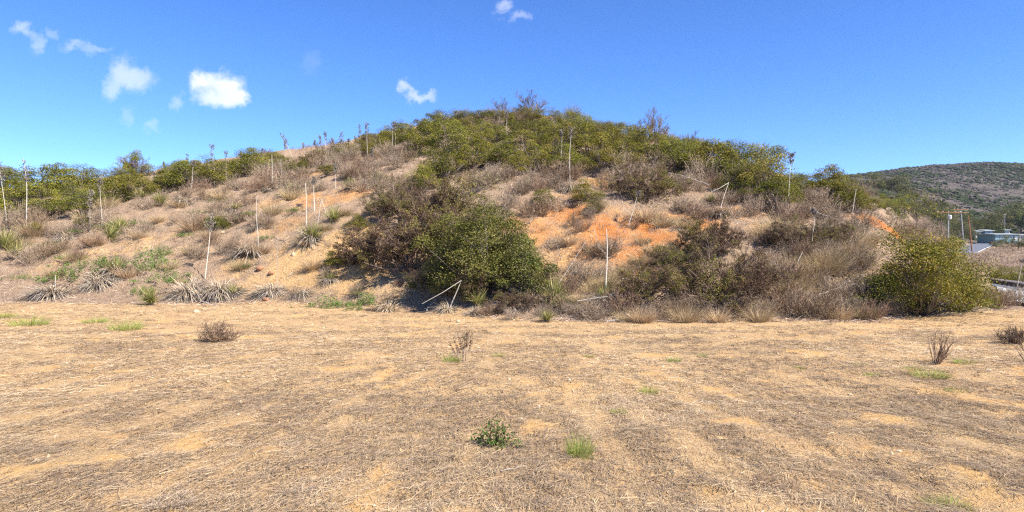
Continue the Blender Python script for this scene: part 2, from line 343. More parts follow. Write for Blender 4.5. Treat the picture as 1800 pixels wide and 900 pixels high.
def H0(X, Y):
    X = np.asarray(X, float); Y = np.asarray(Y, float); z = Hbase(X, Y); hill = sstep(.15, 1.5, z) * (1 - sstep(120, 250, Y))
    z = z + hill * ((fbm(X * .35, Y * .35, 3) - .5) * .9 + (fbm(X * 1.6, Y * 1.6, 9) - .5) * .55)
    z = z + (1 - sstep(30, 45, Y)) * (1 - hill) * ((fbm(X * .55, Y * .55, 21, 3) - .5) * .10 + (fbm(X * 3.1, Y * 3.1, 25, 3) - .5) * .085)
    a_, r_ = streak(X, Y); z = z + (1 - sstep(13, 19, Y)) * sstep(3, 5, Y) * (fbm(a_ * 1.3, r_ * .5, 33, 3) - .5) * .13
    far = sstep(250, 600, Y); z = z + far * ((fbm(X * .006, Y * .006, 40, 5) - .5) * (26 - 16 * sstep(700, 980, Y)) + (fbm(X * .05, Y * .05, 44, 3) - .5) * 4)
    return z
_s = np.exp(np.linspace(math.log(4.5), math.log(1450), 6000))
def pix(x, y):
    """the place on the ground that the photograph shows at pixel x, y"""
    X = (x - CX) / F * _s; hz = H(X, _s); rz = EYE + (CY - y) / F * _s; k = np.argmax(rz <= hz)
    if not (rz <= hz).any(): k = int(np.argmin(np.where(_s < 110, rz - hz, 1e9)))
    d = _s[k]; return np.array([X[k], d, hz[k]])
def atd(x, d): X = (x - CX) / F * d; return np.array([X, d, float(H(X, d))])

gx = [0.0]
while gx[-1] < 950: gx.append(gx[-1] + (.26 if gx[-1] < 40 else max(.26, (gx[-1] - 40) * .06 + .3)))
gx = np.array(gx); gx = np.concatenate([-gx[:0:-1], gx])
gy = [4.0]
while gy[-1] < 1085: gy.append(gy[-1] + (.14 if gy[-1] < 20 else .25 if gy[-1] < 58 else max(.25, (gy[-1] - 58) * .03 + .3)))
gyb = [4.0]
while gyb[-1] > -300: gyb.append(gyb[-1] - max(.3, (4 - gyb[-1]) * .2))
gy = np.concatenate([np.array(gyb[:0:-1]), np.array(gy)])
GX, GY = np.meshgrid(gx, gy); GZ = H(GX, GY)
# where soil lies bare (places on the slope), and its redness
BARE = [(1235, 385, 45, .9, .9), (1290, 372, 40, .7, .8), (1345, 395, 35, .6, .6), (1150, 425, 55, .9, 1), (1000, 345, 40, .6, .7), (700, 520, 50, .6, .1), (450, 500, 50, .7, .12), (520, 430, 45, .9, .1), (330, 400, 50, .5, .4), (210, 440, 40, .6, .2), (90, 470, 50, .5, .15), (1010, 500, 40, .8, .2), (1000, 380, 55, .9, .9), (1070, 400, 60, 1, 1), (1140, 400, 45, .9, 1), (1110, 440, 60, .8, 1), (1040, 420, 60, .9, .75), (950, 405, 45, .9, .65), (905, 390, 35, .9, .7), (990, 470, 60, .9, .25), (940, 500, 40, .8, .15), (1040, 470, 40, .6, .4),
        (560, 460, 70, 1, .08), (620, 430, 60, 1, .12), (640, 480, 60, .95, .05), (510, 470, 60, .8, .1), (600, 500, 50, .6, .1), (690, 500, 45, .6, .1), (540, 350, 40, .75, .65), (600, 345, 45, .75, .65), (640, 335, 30, .8, .7), (480, 355, 40, .6, .55), (505, 395, 40, .7, .5), (560, 300, 30, .6, .6),
        (880, 300, 20, .7, .6), (930, 365, 40, .5, .6), (1060, 320, 30, .8, .8), (1010, 300, 30, .6, .7), (1180, 430, 40, .7, .8), (1190, 380, 35, .7, .85), (1240, 400, 35, .6, .75), (1320, 370, 35, .55, .75), (1190, 520, 30, .4, .3),
        (1440, 450, 40, .6, .2), (1390, 490, 45, .7, .15), (1450, 490, 40, .7, .15), (1480, 420, 30, .4, .3), (1340, 500, 40, .5, .2), (1555, 400, 34, 1.4, 1.3), (1582, 415, 30, 1.4, 1.3), (1535, 392, 30, 1.1, 1.1), (1598, 424, 22, 1.3, 1.2), (1500, 385, 25, .7, .9),
        (150, 450, 40, .6, .1), (250, 425, 50, .6, .15), (330, 440, 60, .5, .25), (360, 400, 40, .4, .45), (420, 470, 50, .6, .1), (460, 410, 35, .5, .4), (300, 500, 40, .3, .2), (420, 355, 40, .4, .4), (300, 380, 40, .35, .4)]
bare = np.zeros_like(GX); red = np.zeros_like(GX)
for (x, y, r, a, rd) in BARE:
    c = pix(x, y); rr = 1.2 * r / F * c[1]
    near = np.exp(-(((GX - c[0]) / rr) ** 2 + ((GY - c[1]) / (rr * 1.2)) ** 2)) * a
    bare = np.maximum(bare, near); red = np.maximum(red, near * rd)
red = np.clip(red * 1.0, 0, 1)
toeG = np.interp(ucol(GX, GY), TOE_X, TOE_D)
fieldbare = fb(GX, GY)
edge = sstep(0, 6, toeG - GY)
isfield = GY < toeG + .1
bare = np.where(isfield, fieldbare * .85 * (.35 + .65 * edge), np.maximum(bare * .98, .12))
red = np.where(isfield, .0 + .16 * fbm(GX * .3, GY * .3, 71, 3), red)
ny, nx = GX.shape; idx = np.arange(nx * ny).reshape(ny, nx)
quads = np.stack([idx[:-1, :-1], idx[:-1, 1:], idx[1:, 1:], idx[1:, :-1]], -1).reshape(-1, 4)
fx = (.5 * (GX[:-1, :-1] + GX[1:, 1:])).ravel(); fy = (.5 * (GY[:-1, :-1] + GY[1:, 1:])).ravel()
fu = ucol(fx, fy); ft = np.interp(fu, TOE_X, TOE_D)
cls = np.where(fy < ft, 0, np.where(fy > 240, 3, np.where((fu > 1690) | (fy > 115), 2, 1)))
VV = np.stack([GX, GY, GZ], -1).reshape(-1, 3)
for k, (nm, mt) in enumerate((('field', m_field), ('hillside', m_hill), ('valley_ground', m_valley), ('distant_hill', m_far))):
    q = quads[cls == k]; u_, inv = np.unique(q, return_inverse=True)
    o = obj(nm, mesh(nm, VV[u_], inv.reshape(-1, 4), mt, {'bare': bare.ravel()[u_], 'red': red.ravel()[u_]}, True), kind='structure')

# ------------------------------------------------------------------ plant meshes (each variant once, shared by its copies)
def grow(n, Wd, Ht, spread, kids, seg0=4, wob=.16, r0=.02, up=.25, reach=.8):
    """stems branching level by level; returns the list of levels (A, B, ra, rb) and the end twigs (P, D)"""
    az = rng.random(n) * 2 * math.pi; el = np.arccos(1 - rng.random(n) * (1 - math.cos(spread)))
    d = np.stack([np.sin(el) * np.cos(az), np.sin(el) * np.sin(az), np.cos(el)], 1)
    L = reach * (.75 + .35 * rng.random(n)) / np.sqrt((d[:, 0]**2 + d[:, 1]**2) / (Wd / 2)**2 + d[:, 2]**2 / Ht**2)
    P = np.stack([rng.normal(size=n) * .05 * Wd, rng.normal(size=n) * .05 * Wd, np.full(n, -.05)], 1); levels = []; rad = np.full(n, r0); seg = seg0
    for lv in range(len(kids) + 1):
        pts = [P]; dd = d.copy()
        for s in range(seg):
            dd = nrm(dd + rng.normal(size=dd.shape) * wob + np.array([0, 0, up * .2])); pts.append(pts[-1] + dd * (L / seg)[:, None])
        pts = np.stack(pts, 1); rr = rad[:, None] * np.linspace(1, .45, seg + 1)[None]
        levels.append((pts[:, :-1].reshape(-1, 3), pts[:, 1:].reshape(-1, 3), rr[:, :-1].ravel(), rr[:, 1:].ravel()))
        if lv == len(kids): break
        m = kids[lv]; par = np.repeat(np.arange(len(P)), m); t = .3 + .7 * rng.random(len(par)); k = np.minimum((t * seg).astype(int), seg - 1); fr = (t * seg - k)[:, None]
        P2 = pts[par, k] * (1 - fr) + pts[par, k + 1] * fr; base = nrm(pts[par, k + 1] - pts[par, k])
        d = nrm(base + rdir(len(par)) * .85 + np.array([0, 0, up])); L = L[par] * (.42 - .16 * t) * (.7 + .6 * rng.random(len(par))) * 1.15
        rad = np.maximum(rad[par] * .5, .0028); P = P2; seg = 3 if lv == 0 else 2
    return levels, (P, dd, L, pts[:, -1])
def wood_mesh(name, levels, mat, thick_sides=4, fine_w=2.6):
    g = Geo()
    for i, (A, B, ra, rb) in enumerate(levels):
        if i < len(levels) - 1: tubes(g, A, B, ra, rb, thick_sides if i == 0 else 3, rng.random(len(A)))
        else:
            D = B - A; L = np.linalg.norm(D, axis=1); ribbons(g, A, nrm(D), L, np.maximum(ra * fine_w, .006), rdir(len(A)), seg=1, taper=.5)
    return g.mesh(name, mat)
def clump_shrub(Wd, Ht, nclump, nleaf, lsize, mat, name):
    az = rng.random(nclump) * 2 * math.pi; cz = rng.random(nclump) ** 1.15
    rad = np.sqrt(1 - cz ** 2) * (.6 + .4 * rng.random(nclump) ** .6); Cn = np.stack([np.cos(az) * rad * Wd * .40, np.sin(az) * rad * Wd * .40, (.13 + cz * .64) * Ht], 1)
    lobe = .58 + .84 * fbm(az * 1.1 + 3 * nclump, cz * 2.2 + nleaf * .001, 400 + nclump, 2); Cn = Cn * np.stack([lobe, lobe, .72 + .38 * (lobe - .58) / .42], 1)
    Rr = .92 * (.10 + .16 * rng.random(nclump) ** 1.4) * min(Wd, Ht * 1.5); Cn[:, :2] *= (1 + .22 * rng.normal(size=(nclump, 1)) * (rng.random((nclump, 1)) < .5)); Cn[:, 2] *= 1 + .15 * rng.normal(size=nclump)
    g = Geo(); k = rng.integers(0, nclump, nleaf); d = rdir(nleaf); d[:, 2] = np.where(d[:, 2] < -.5, -d[:, 2], d[:, 2])
    r = Rr[k] * (.35 + .65 * rng.random(nleaf) ** .45) * (1 + .2 * rng.normal(size=nleaf) * (rng.random(nleaf) < .2))
    P = Cn[k] + d * r[:, None] * np.array([1.12, 1.12, .92]); P[:, 2] = np.maximum(P[:, 2], .03)
    v = np.clip(rng.random(nleaf) * .55 + (rng.random(nclump) * .48)[k], 0, 1); v[rng.random(nleaf) < .03] = 1
    leaves(g, P, nrm(d * .55 + np.array([.15, -.1, .55]) + rdir(nleaf) * .75), lsize * (.7 + .6 * rng.random(nleaf)), v, .55)
    leaf = g.mesh(name + '_leaves', mat)
    g = Geo(); A = np.zeros((nclump, 3)) + rng.normal(size=(nclump, 3)) * .06 * np.array([1, 1, 0]) - np.array([0, 0, .1]); mid = Cn * .5 + rdir(nclump) * .12; mid[:, 2] = np.maximum(mid[:, 2] * .8, .05)
    tubes(g, A, mid, .035, .022, 4, rng.random(nclump)); tubes(g, mid, Cn, .022, .008, 4, rng.random(nclump))
    kk = rng.integers(0, nclump, 260); tw = nrm(rdir(260) + np.array([0, 0, .5])); tubes(g, Cn[kk], Cn[kk] + tw * (Rr[kk] * (.9 + .5 * rng.random(260)))[:, None], .007, .003, 3, rng.random(260))
    return leaf, g.mesh(name + '_branches', m_wood)
GREEN = [clump_shrub(3.0, 2.0, 26 + 3 * i, 10000, .07, m_green, 'green_shrub') for i in range(5)]
BIGGREEN = clump_shrub(5.0, 4.0, 60, 30000, .085, m_dgreen, 'big_green_bush')
BIGRIGHT = clump_shrub(4.4, 2.9, 64, 30000, .07, m_green, 'big_right_bush')
def mixed_shrub(Wd, Ht, n, leafn, mat, name, ls=.055):
    lv, (P, D, L, E) = grow(n, Wd, Ht, R(82), (7, 6, 5), r0=.028, up=.15, reach=.74)
    k = rng.integers(0, len(P), leafn); t = rng.random((leafn, 1)); Q = P[k] + D[k] * L[k][:, None] * (.3 + .8 * t) + rng.normal(size=(leafn, 3)) * .03
    cl = fbm(Q[:, 0] * 1.1 + 5, Q[:, 2] * 1.1 + Q[:, 1], 90 + n, 3); v = np.clip((cl - .5) * 2.2 + .38 + rng.normal(size=leafn) * .18, 0, 1)
    g = Geo(); leaves(g, Q, nrm(rdir(leafn) + np.array([.1, -.15, .4])), ls * (.6 + .7 * rng.random(leafn)), v, .5)
    return g.mesh(name + '_leaves', mat), wood_mesh(name + '_branches', lv, m_mxwood)
MIXED = [mixed_shrub(4.2, 3.0, 30, 26000, m_mixed, 'half_dry_shrub') for i in range(3)]
def grey_shrub(Wd, Ht, n, name, mat, leafn=900, ls=.03):
    lv, (P, D, L, E) = grow(n, Wd, Ht, R(78), (6, 5), r0=.010, up=.35, reach=.9)
    g = Geo(); k = rng.integers(0, len(P), leafn); Q = E[k] + rng.normal(size=(leafn, 3)) * .03; Q[:, 2] = np.maximum(Q[:, 2], .02)
    leaves(g, Q, rdir(leafn), ls * (.5 + .8 * rng.random(leafn)), None, .6)
    return g.mesh(name + '_dry_leaves', mat), wood_mesh(name + '_twigs', lv, mat, 3)
GREY = [grey_shrub(1.5, 1.0, 42, 'grey_shrub', m_twig if i % 3 else m_btwig) for i in range(6)]
BARE_S = []
for i in range(3):
    lv, (P, D, L, E) = grow(16, 3.2, 2.6, R(62), (6, 5, 4), r0=.03, up=.3, reach=.72); g = Geo(); k = rng.integers(0, len(P), 1100)
    leaves(g, E[k] + rng.normal(size=(1100, 3)) * .04, rdir(1100), .045, rng.random(1100) * .5, .5); BARE_S.append((g.mesh('bare_leaves', m_mixed), wood_mesh('bare_branches', lv, m_wood)))
def tuft(n, rad, L, Wb, mat, name, lean=.55, seg=3, droop=.35):
    a = rng.random(n) * 2 * math.pi; r = rad * np.sqrt(rng.random(n)); P = np.stack([np.cos(a) * r, np.sin(a) * r, np.full(n, -.01)], 1)
    o = np.stack([np.cos(a), np.sin(a), np.zeros(n)], 1); D = nrm(np.array([0, 0, 1.]) + o * (lean * (r / rad + .2))[:, None] + rng.normal(size=(n, 3)) * .2)
    g = Geo(); ribbons(g, P, D, L * (.45 + .7 * rng.random(n)), Wb, rdir(n), (o * .5 - np.array([0, 0, 1.])) * (droop * rng.random(n))[:, None], seg); return g.mesh(name, mat)
DRYG = [tuft(700, .26, .8, .008, m_drygrass, 'dry_blades', .7, 3, .45) for i in range(3)]
TUFT = [tuft(420, .24, .26, .006, m_tuft, 'tuft_blades', .9, 2, .3) for i in range(3)]
def rosette(n, L, Wb, mat, name, lo, hi, droop=.1, heap=.05, sidew=.12):
    az = rng.random(n) * 2 * math.pi; el = lo + (hi - lo) * rng.random(n); o = np.stack([np.cos(az), np.sin(az), np.zeros(n)], 1)
    D = nrm(o * np.cos(el)[:, None] + np.array([0, 0, 1.]) * np.sin(el)[:, None] + rng.normal(size=(n, 3)) * sidew); side = np.cross(D, [0, 0, 1.]) + rng.normal(size=(n, 3)) * .25
    g = Geo(); ribbons(g, o * heap * rng.random((n, 1)) * 2 + np.array([0, 0, .08]) + np.array([0, 0, .12]) * rng.random((n, 1)), D, L * (.6 + .5 * rng.random(n)), Wb, side, -np.array([0, 0, 1.]) * (droop * (.3 + rng.random(n)))[:, None], 4); return g.mesh(name, mat)
ROS = [rosette(240, .62, .018, m_yucca, 'rosette_leaves', R(-5), R(88)) for i in range(3)]
SKIRT = [rosette(300, .62, .016, m_deadleaf, 'skirt_leaves', R(-10), R(55), .85, .14, .3) for i in range(3)]
TSKIRT = [rosette(260, .62, .015, m_tanleaf, 'tan_leaves', R(-5), R(75), .8, .1, .25) for i in range(2)]
def weed(Wd, Ht, n, name):
    k = 40; c = rng.normal(size=(k, 2)) * Wd * .24; hz = Ht * (.35 + .65 * rng.random(k)) * np.exp(-(c ** 2).sum(1) / (Wd * .45) ** 2); g = Geo(); i = rng.integers(0, k, n); t = rng.random(n) ** .7
    P = np.stack([c[i, 0], c[i, 1], hz[i] * t], 1) + rng.normal(size=(n, 3)) * .045; P[:, 2] = np.abs(P[:, 2]); leaves(g, P, nrm(rdir(n) + np.array([0, 0, .9])), .05 * (.6 + .7 * rng.random(n)), None, .5)
    b = Geo(); tubes(b, np.c_[c * .5, np.zeros(k)], np.c_[c, hz], .006, .003, 3, rng.random(k)); return g.mesh(name + '_leaves', m_weed), b.mesh(name + '_stems', m_btwig)
WEED = [weed(1.5, .55, 1500, 'weed') for i in range(3)]
m_weed2 = vmat('dark_weed_leaf', [(0, (.03, .06, .01)), (.6, (.07, .125, .02)), (1, (.13, .19, .04))], .5, .12, .2)
_w = m_weed; m_weed = m_weed2; SMALLW = weed(.62, .46, 620, 'leafy_plant'); m_weed = _w
def tree(Wd, Ht, nc, n, name, mat):
    lf, _ = clump_shrub(Wd, Ht * .8, nc, n, .28, mat, name); co = np.empty(len(lf.vertices) * 3, np.float32); lf.vertices.foreach_get('co', co); co = co.reshape(-1, 3); co[:, 2] += Ht * .2; lf.vertices.foreach_set('co', co.ravel()); lf.update()
    g = Geo(); polytube(g, [(0, 0, -.3), (.1, 0, Ht * .2), (-.1, .1, Ht * .45), (0, 0, Ht * .7)], [.32, .25, .18, .08], 7, .4)
    a = rng.random(9) * 6.28; e = np.stack([np.cos(a) * Wd * .33, np.sin(a) * Wd * .33, Ht * (.5 + .3 * rng.random(9))], 1); tubes(g, np.tile([0., 0, Ht * .28], (9, 1)), e, .12, .04, 4, .4); return lf, g.mesh(name + '_trunk', m_wood)
TREE = [tree(9, 7, 34, 4200, 'oak', m_tree), tree(7, 9, 30, 4200, 'tall_tree', m_tree), tree(11, 6.5, 40, 4600, 'wide_tree', m_tree)]

# ------------------------------------------------------------------ placing things
REG = []
def thing(name, cat, group, loc, px, py, phrase, label=None, rot=None, scale=(1, 1, 1)):
    o = bpy.data.objects.new(name, None); COL.objects.link(o); o.empty_display_size = .2
    o.location = loc; o.rotation_euler = rot or (0, 0, rng.random() * 6.28); o.scale = scale
    o['category'] = cat
    if group: o['group'] = group
    if label: o['label'] = label
    else: REG.append((o, phrase, px, py))
    return o
def plant(name, cat, group, parts, px, py, wpx=None, w0=1., hk=1., scale=None, phrase='', label=None, rot=None, sink=.03, pos=None):
    """a plant rooted where the photograph shows its foot; wpx = its width in photo pixels"""
    p = pix(px, py) if pos is None else pos; s = scale if scale else wpx / F * p[1] / w0
    t = thing(name, cat, group, (p[0], p[1], p[2] - sink * s), px, py, phrase, label, rot, (s, s, s * hk))
    for nm, me, kd in parts: obj(nm, me, t, kind=kd)
    return t
def sh(v): return [('foliage', v[0], 'stuff'), ('branches', v[1], 'stuff')]
G_, MX_, GR_, BS_ = 'green shrubs on the hill', 'half dry shrubs on the hill', 'grey twiggy shrubs on the hill', 'bare shrubs on the skyline'
pick = lambda L: L[rng.integers(len(L))]
# the big bushes
plant('broadleaf_bush', 'bush', G_, sh(BIGGREEN), 852, 540, 195, 5.0, .92, pos=atd(858, float(pix(858, 545)[1]) + 2.4), label='big dark green bush at the foot of the slope, left of the orange bank', rot=(0, 0, .6))
DG = [clump_shrub(3.0, 2.2, 30 + 4 * i, 11000, .078, m_dgreen, 'dark_bush') for i in range(2)]
for (x, y, wd, hk, lab) in [(785, 518, 110, .8, 'low dark green lobe at the left foot of the big dark green bush'), (918, 515, 110, 1.0, 'dark green shrub against the right flank of the big green bush'), (880, 478, 120, 1.0, 'upright dark green shrub rising over the big green bush'), (815, 490, 120, .9, 'dark green shrub between the half dry mass and the big green bush')]:
    plant('broadleaf_bush', 'bush', G_, sh(pick(DG)), x, y, wd, 3.0, hk, label=lab)
for (x, y, wd, hk, lab) in [(1560, 545, 110, .8, 'low lobe on the left flank of the big right bush'), (1690, 548, 110, .7, 'low lobe on the right flank of the big right bush'), (1655, 520, 120, .9, 'green shrub rising behind the big right bush')]:
    plant('broadleaf_bush', 'bush', G_, sh(pick(GREEN)), x, y, wd, 3.0, hk, label=lab)
plant('broadleaf_bush', 'bush', G_, sh(GREEN[1]), 868, 462, 100, 3.0, 1.15, label='yellow-green bush rising behind the top of the big dark green bush')
plant('broadleaf_bush', 'bush', G_, sh(BIGRIGHT), 1622, 553, 215, 4.4, 1.0, label='big olive green bush at the right end of the hill beside the field', rot=(0, 0, 2.))
for (x, y, wd, hk, lab) in [(735, 470, 240, .95, 'large grey and olive half dry shrub left of the big dark green bush'), (665, 455, 170, .8, 'lower left lobe of the half dry shrubs above the yellow bare soil'),
                            (1185, 480, 130, .8, 'half dry shrub between the tall pale stalk and the large right one'), (1335, 505, 130, .8, 'half dry shrub on the right side of the large one right of centre'), (1455, 425, 100, .7, 'half dry shrub beside the white right-slope stalk'), (835, 520, 150, .8, 'half dry branches growing through the front of the big green bush'), (910, 545, 100, .7, 'half dry shrub at the right foot of the big green bush'), (1590, 548, 120, .7, 'half dry shrub woven into the left of the big right bush'), (890, 440, 110, .8, 'olive half dry shrub over the right shoulder of the big green bush'), (800, 450, 170, .9, 'olive half dry shrub between big green bush and large half dry shrub'), (770, 505, 120, .7, 'low half dry shrub at the left foot of the big green bush'), (700, 380, 150, .8, 'uppermost left lobe of the half dry shrubs left of centre'), (780, 395, 190, .9, 'half dry shrub with reddish twigs above the big dark green bush'), (1130, 530, 170, .8, 'half dry shrub right of the tall pale stalk at the bank foot'),
                            (1262, 530, 210, 1.0, 'large half dry shrub with olive leaves right of centre at the bank foot'), (1245, 455, 160, .9, 'half dry shrub on the bank above the large one right of centre'),
                            (1140, 350, 150, .95, 'big grey-green twiggy shrub under the bare skyline shrub'), (1390, 430, 130, .7, 'half dry shrub below the stalk with a seed head on the right'),
                            (1545, 535, 110, .8, 'greyish half dry shrub on the left side of the big right bush')]:
    plant('half_dry_shrub', 'shrub', MX_, sh(pick(MIXED)), x, y, wd, 4.2, hk, label=lab)
# green shrubs: (foot x, foot y, width)
GREENS = [(268, 332, 60), (310, 316, 55), (355, 310, 60), (405, 304, 60), (445, 294, 55), (500, 288, 48), (560, 280, 45), (600, 275, 45), (640, 266, 45), (675, 252, 48), (575, 300, 40), (150, 395, 40), (60, 408, 36), (712, 240, 50), (765, 226, 60), (808, 220, 60), (850, 214, 55), (885, 212, 50), (915, 208, 45), (945, 208, 50), (975, 214, 45), (1010, 222, 55), (1040, 230, 55), (1075, 240, 60), (1110, 250, 60), (870, 240, 60), (900, 232, 50), (965, 232, 50), (820, 248, 60), (655, 248, 45), (610, 268, 40), (480, 285, 50), (1180, 262, 60), (1215, 268, 60), (1410, 328, 60), (1530, 368, 50), (-15, 385, 90), (35, 385, 100), (85, 375, 95), (130, 350, 90), (60, 345, 110), (150, 372, 80), (195, 355, 95), (235, 340, 75), (110, 330, 80), (165, 330, 85), (15, 345, 90), (215, 320, 60),
          (290, 330, 60), (330, 322, 75), (375, 315, 80), (425, 303, 75), (455, 290, 60), (300, 310, 50), (520, 300, 50), (540, 285, 45),
          (690, 245, 60), (735, 262, 85), (790, 262, 95), (760, 240, 70), (780, 305, 110), (830, 285, 90), (745, 325, 70), (850, 262, 60), (670, 262, 45),
          (880, 280, 85), (930, 270, 95), (985, 268, 100), (1040, 275, 100), (1090, 272, 90), (950, 245, 70), (1010, 245, 80), (1060, 250, 70), (1150, 278, 100), (1195, 292, 90), (1100, 290, 80), (1060, 292, 80), (1000, 290, 80), (950, 292, 80), (1120, 258, 60), (905, 298, 60),
          (1240, 300, 110), (1290, 312, 125), (1340, 338, 125), (1360, 360, 95), (1325, 308, 105), (1270, 284, 80), (1230, 280, 70), (1385, 348, 70), (1300, 335, 80), (1445, 352, 95), (1485, 365, 90), (1505, 372, 60), (1462, 330, 55), (1555, 362, 45), (1580, 372, 45),
          (955, 362, 55), (1030, 352, 70), (1045, 372, 45), (845, 230, 40), (1700, 545, 60), (1690, 520, 60), (380, 402, 45), (590, 465, 50), (630, 400, 50), (985, 225, 35), (920, 225, 45)]
for (x, y, wd) in GREENS:
    plant('green_shrub', 'shrub', G_, sh(pick(GREEN)), x, y + (9 if y < 345 else 3), wd * 1.05, 3.0, .62 + .25 * rng.random(), phrase='green leafy shrub')
# bare shrubs on the skyline
for (x, y, wd, hk) in [(885, 208, 60, .9), (935, 203, 75, .9), (1120, 240, 55, .9), (1150, 248, 90, 1.05), (1215, 258, 45, 1), (1240, 262, 40, .9), (1345, 292, 40, .8), (800, 222, 50, .7), (1020, 222, 40, .7), (640, 258, 45, .7), (745, 226, 40, .7), (590, 262, 45, .7), (430, 280, 40, .6), (465, 274, 40, .6), (560, 265, 40, .6), (1405, 318, 35, .6), (980, 212, 40, .6), (1070, 232, 40, .6), (340, 296, 40, .6), (150, 312, 40, .6), (700, 236, 40, .6)]:
    plant('bare_shrub', 'shrub', BS_, sh(pick(BARE_S)), x, y, wd, 3.0, hk, phrase='bare wispy shrub')
plant('round_shrub', 'shrub', None, [('foliage', GREEN[2][0], 'stuff'), ('branches', MIXED[1][1], 'stuff')], 238, 312, 62, 3.2, 1.0, label='dark rounded shrub with grey lower twigs on the left skyline')
# grey twiggy shrubs, zone by zone: x0, y0, x1, y1, how many, width px
ZONES = [(0, 395, 120, 425, 6, 50), (110, 385, 260, 420, 6, 42), (30, 430, 180, 480, 5, 55), (250, 350, 450, 395, 12, 40), (310, 325, 560, 350, 14, 45), (320, 385, 480, 410, 6, 48), (340, 430, 420, 465, 4, 55), (440, 290, 660, 322, 20, 48), (560, 262, 720, 300, 16, 45), (600, 310, 720, 345, 8, 50),
         (640, 350, 720, 380, 5, 60), (700, 232, 860, 262, 5, 40), (860, 212, 1060, 240, 9, 42), (830, 300, 1010, 345, 16, 58), (840, 355, 960, 395, 5, 48), (960, 365, 1070, 400, 4, 42), (880, 400, 1060, 440, 3, 40), (1000, 440, 1080, 500, 5, 58), (950, 480, 1020, 530, 4, 60),
         (1060, 300, 1180, 345, 12, 60), (1180, 300, 1330, 345, 14, 58), (1190, 345, 1330, 385, 9, 52), (1080, 380, 1180, 410, 2, 36), (1300, 350, 1440, 400, 14, 55), (1400, 335, 1520, 385, 12, 50), (1440, 385, 1522, 430, 10, 55), (1605, 432, 1650, 450, 6, 40), (770, 212, 880, 232, 9, 42), (1330, 420, 1470, 470, 10, 52), (1440, 440, 1530, 490, 9, 55),
         (1585, 412, 1652, 442, 14, 50), (1600, 405, 1640, 425, 6, 42), (1300, 480, 1420, 520, 7, 60), (1420, 500, 1540, 535, 7, 62), (840, 545, 1010, 562, 7, 52), (1010, 545, 1180, 562, 7, 62), (1170, 545, 1360, 562, 9, 66), (1350, 545, 1540, 562, 9, 72), (1540, 530, 1600, 552, 4, 50), (1700, 525, 1760, 542, 5, 50), (1750, 528, 1800, 545, 4, 60), (560, 480, 720, 520, 3, 35), (1060, 230, 1250, 262, 8, 40)]
for (x0, y0, x1, y1, n, wd) in ZONES:
    for i in range(n):
        x = x0 + (i + .2 + .6 * rng.random()) / n * (x1 - x0); y = y0 + rng.random() * (y1 - y0); k = .7 + .6 * rng.random()
        plant('twiggy_shrub', 'shrub', GR_, sh(pick(GREY)), x, y, wd * k, 1.5, .8 + .4 * rng.random(), phrase='grey twiggy shrub')
# dry grass clumps
for (x, y, wd) in [(1205, 566, 52), (1130, 566, 45), (1335, 565, 45), (1100, 565, 35), (1440, 470, 50), (1465, 478, 50), (1425, 445, 40), (1385, 470, 40), (1480, 455, 40), (1410, 500, 45), (1370, 520, 40), (1135, 388, 45), (1165, 400, 40), (1130, 430, 30), (1150, 465, 35), (1500, 470, 40), (1450, 520, 40), (1520, 500, 40), (1060, 505, 35), (1260, 565, 40), (1520, 560, 45), (1475, 562, 45), (340, 405, 45), (60, 415, 45), (20, 430, 50), (470, 395, 30), (1205, 400, 35), (1355, 470, 45)] + [(1335 + 195 * ((i * .618) % 1), 405 + 125 * ((i * .387 + .1) % 1), 34 + 5 * (i % 5)) for i in range(26)] + [(1000 + 180 * ((i * .618) % 1), 430 + 110 * ((i * .387) % 1), 30 + 5 * (i % 4)) for i in range(10)] + [(20 + 620 * ((i * .618) % 1), 350 + 150 * ((i * .273) % 1), 26 + 4 * (i % 4)) for i in range(26)]:
    plant('dry_grass_clump', 'grass clump', 'dry grass clumps on the bank', [('blades', pick(DRYG), 'stuff')], x, y, wd * 1.1, 1.0, 1.0, phrase='golden dry grass clump')

# yuccas: foot x, foot y, width px, kind (live / dead / tan / mix)
YUC = [(547, 425, 58, 'mix'), (440, 448, 62, 'dead'), (335, 520, 85, 'dead'), (385, 520, 70, 'dead'), (412, 520, 55, 'mix'), (205, 482, 70, 'mix'), (180, 500, 60, 'dead'), (92, 520, 85, 'dead'), (478, 515, 60, 'dead'), (530, 520, 42, 'dead'), (30, 455, 62, 'live'), (5, 440, 50, 'live'), (272, 536, 52, 'live'), (680, 548, 55, 'tan'), (188, 422, 50, 'live'), (212, 412, 40, 'live'), (835, 538, 42, 'live'), (833, 552, 48, 'tan'), (788, 548, 45, 'tan'), (975, 535, 55, 'live'), (990, 540, 45, 'mix'), (1000, 335, 45, 'dead'), (1250, 358, 30, 'live'), (1140, 388, 42, 'tan'), (1440, 488, 50, 'tan'), (1562, 396, 36, 'tan'), (1430, 498, 30, 'dead'), (587, 392, 44, 'live'), (615, 332, 38, 'live'), (655, 320, 36, 'live'), (515, 335, 36, 'mix'), (250, 352, 34, 'live'), (285, 362, 34, 'live'), (580, 495, 42, 'mix'), (322, 358, 36, 'dead'), (450, 402, 30, 'dead'), (925, 335, 30, 'live'), (1065, 525, 48, 'mix'), (1265, 378, 36, 'dead'), (880, 290, 40, 'live'), (962, 566, 36, 'live'), (900, 545, 40, 'dead'), (1398, 520, 36, 'live'), (630, 520, 30, 'mix'), (120, 420, 36, 'dead'), (475, 335, 32, 'dead'), (380, 345, 34, 'dead'), (415, 372, 34, 'mix')]
PH = {'live': 'spiky green yucca rosette', 'dead': 'collapsed grey dead yucca rosette', 'tan': 'dry tan yucca rosette', 'mix': 'half green yucca with grey leaf skirt'}
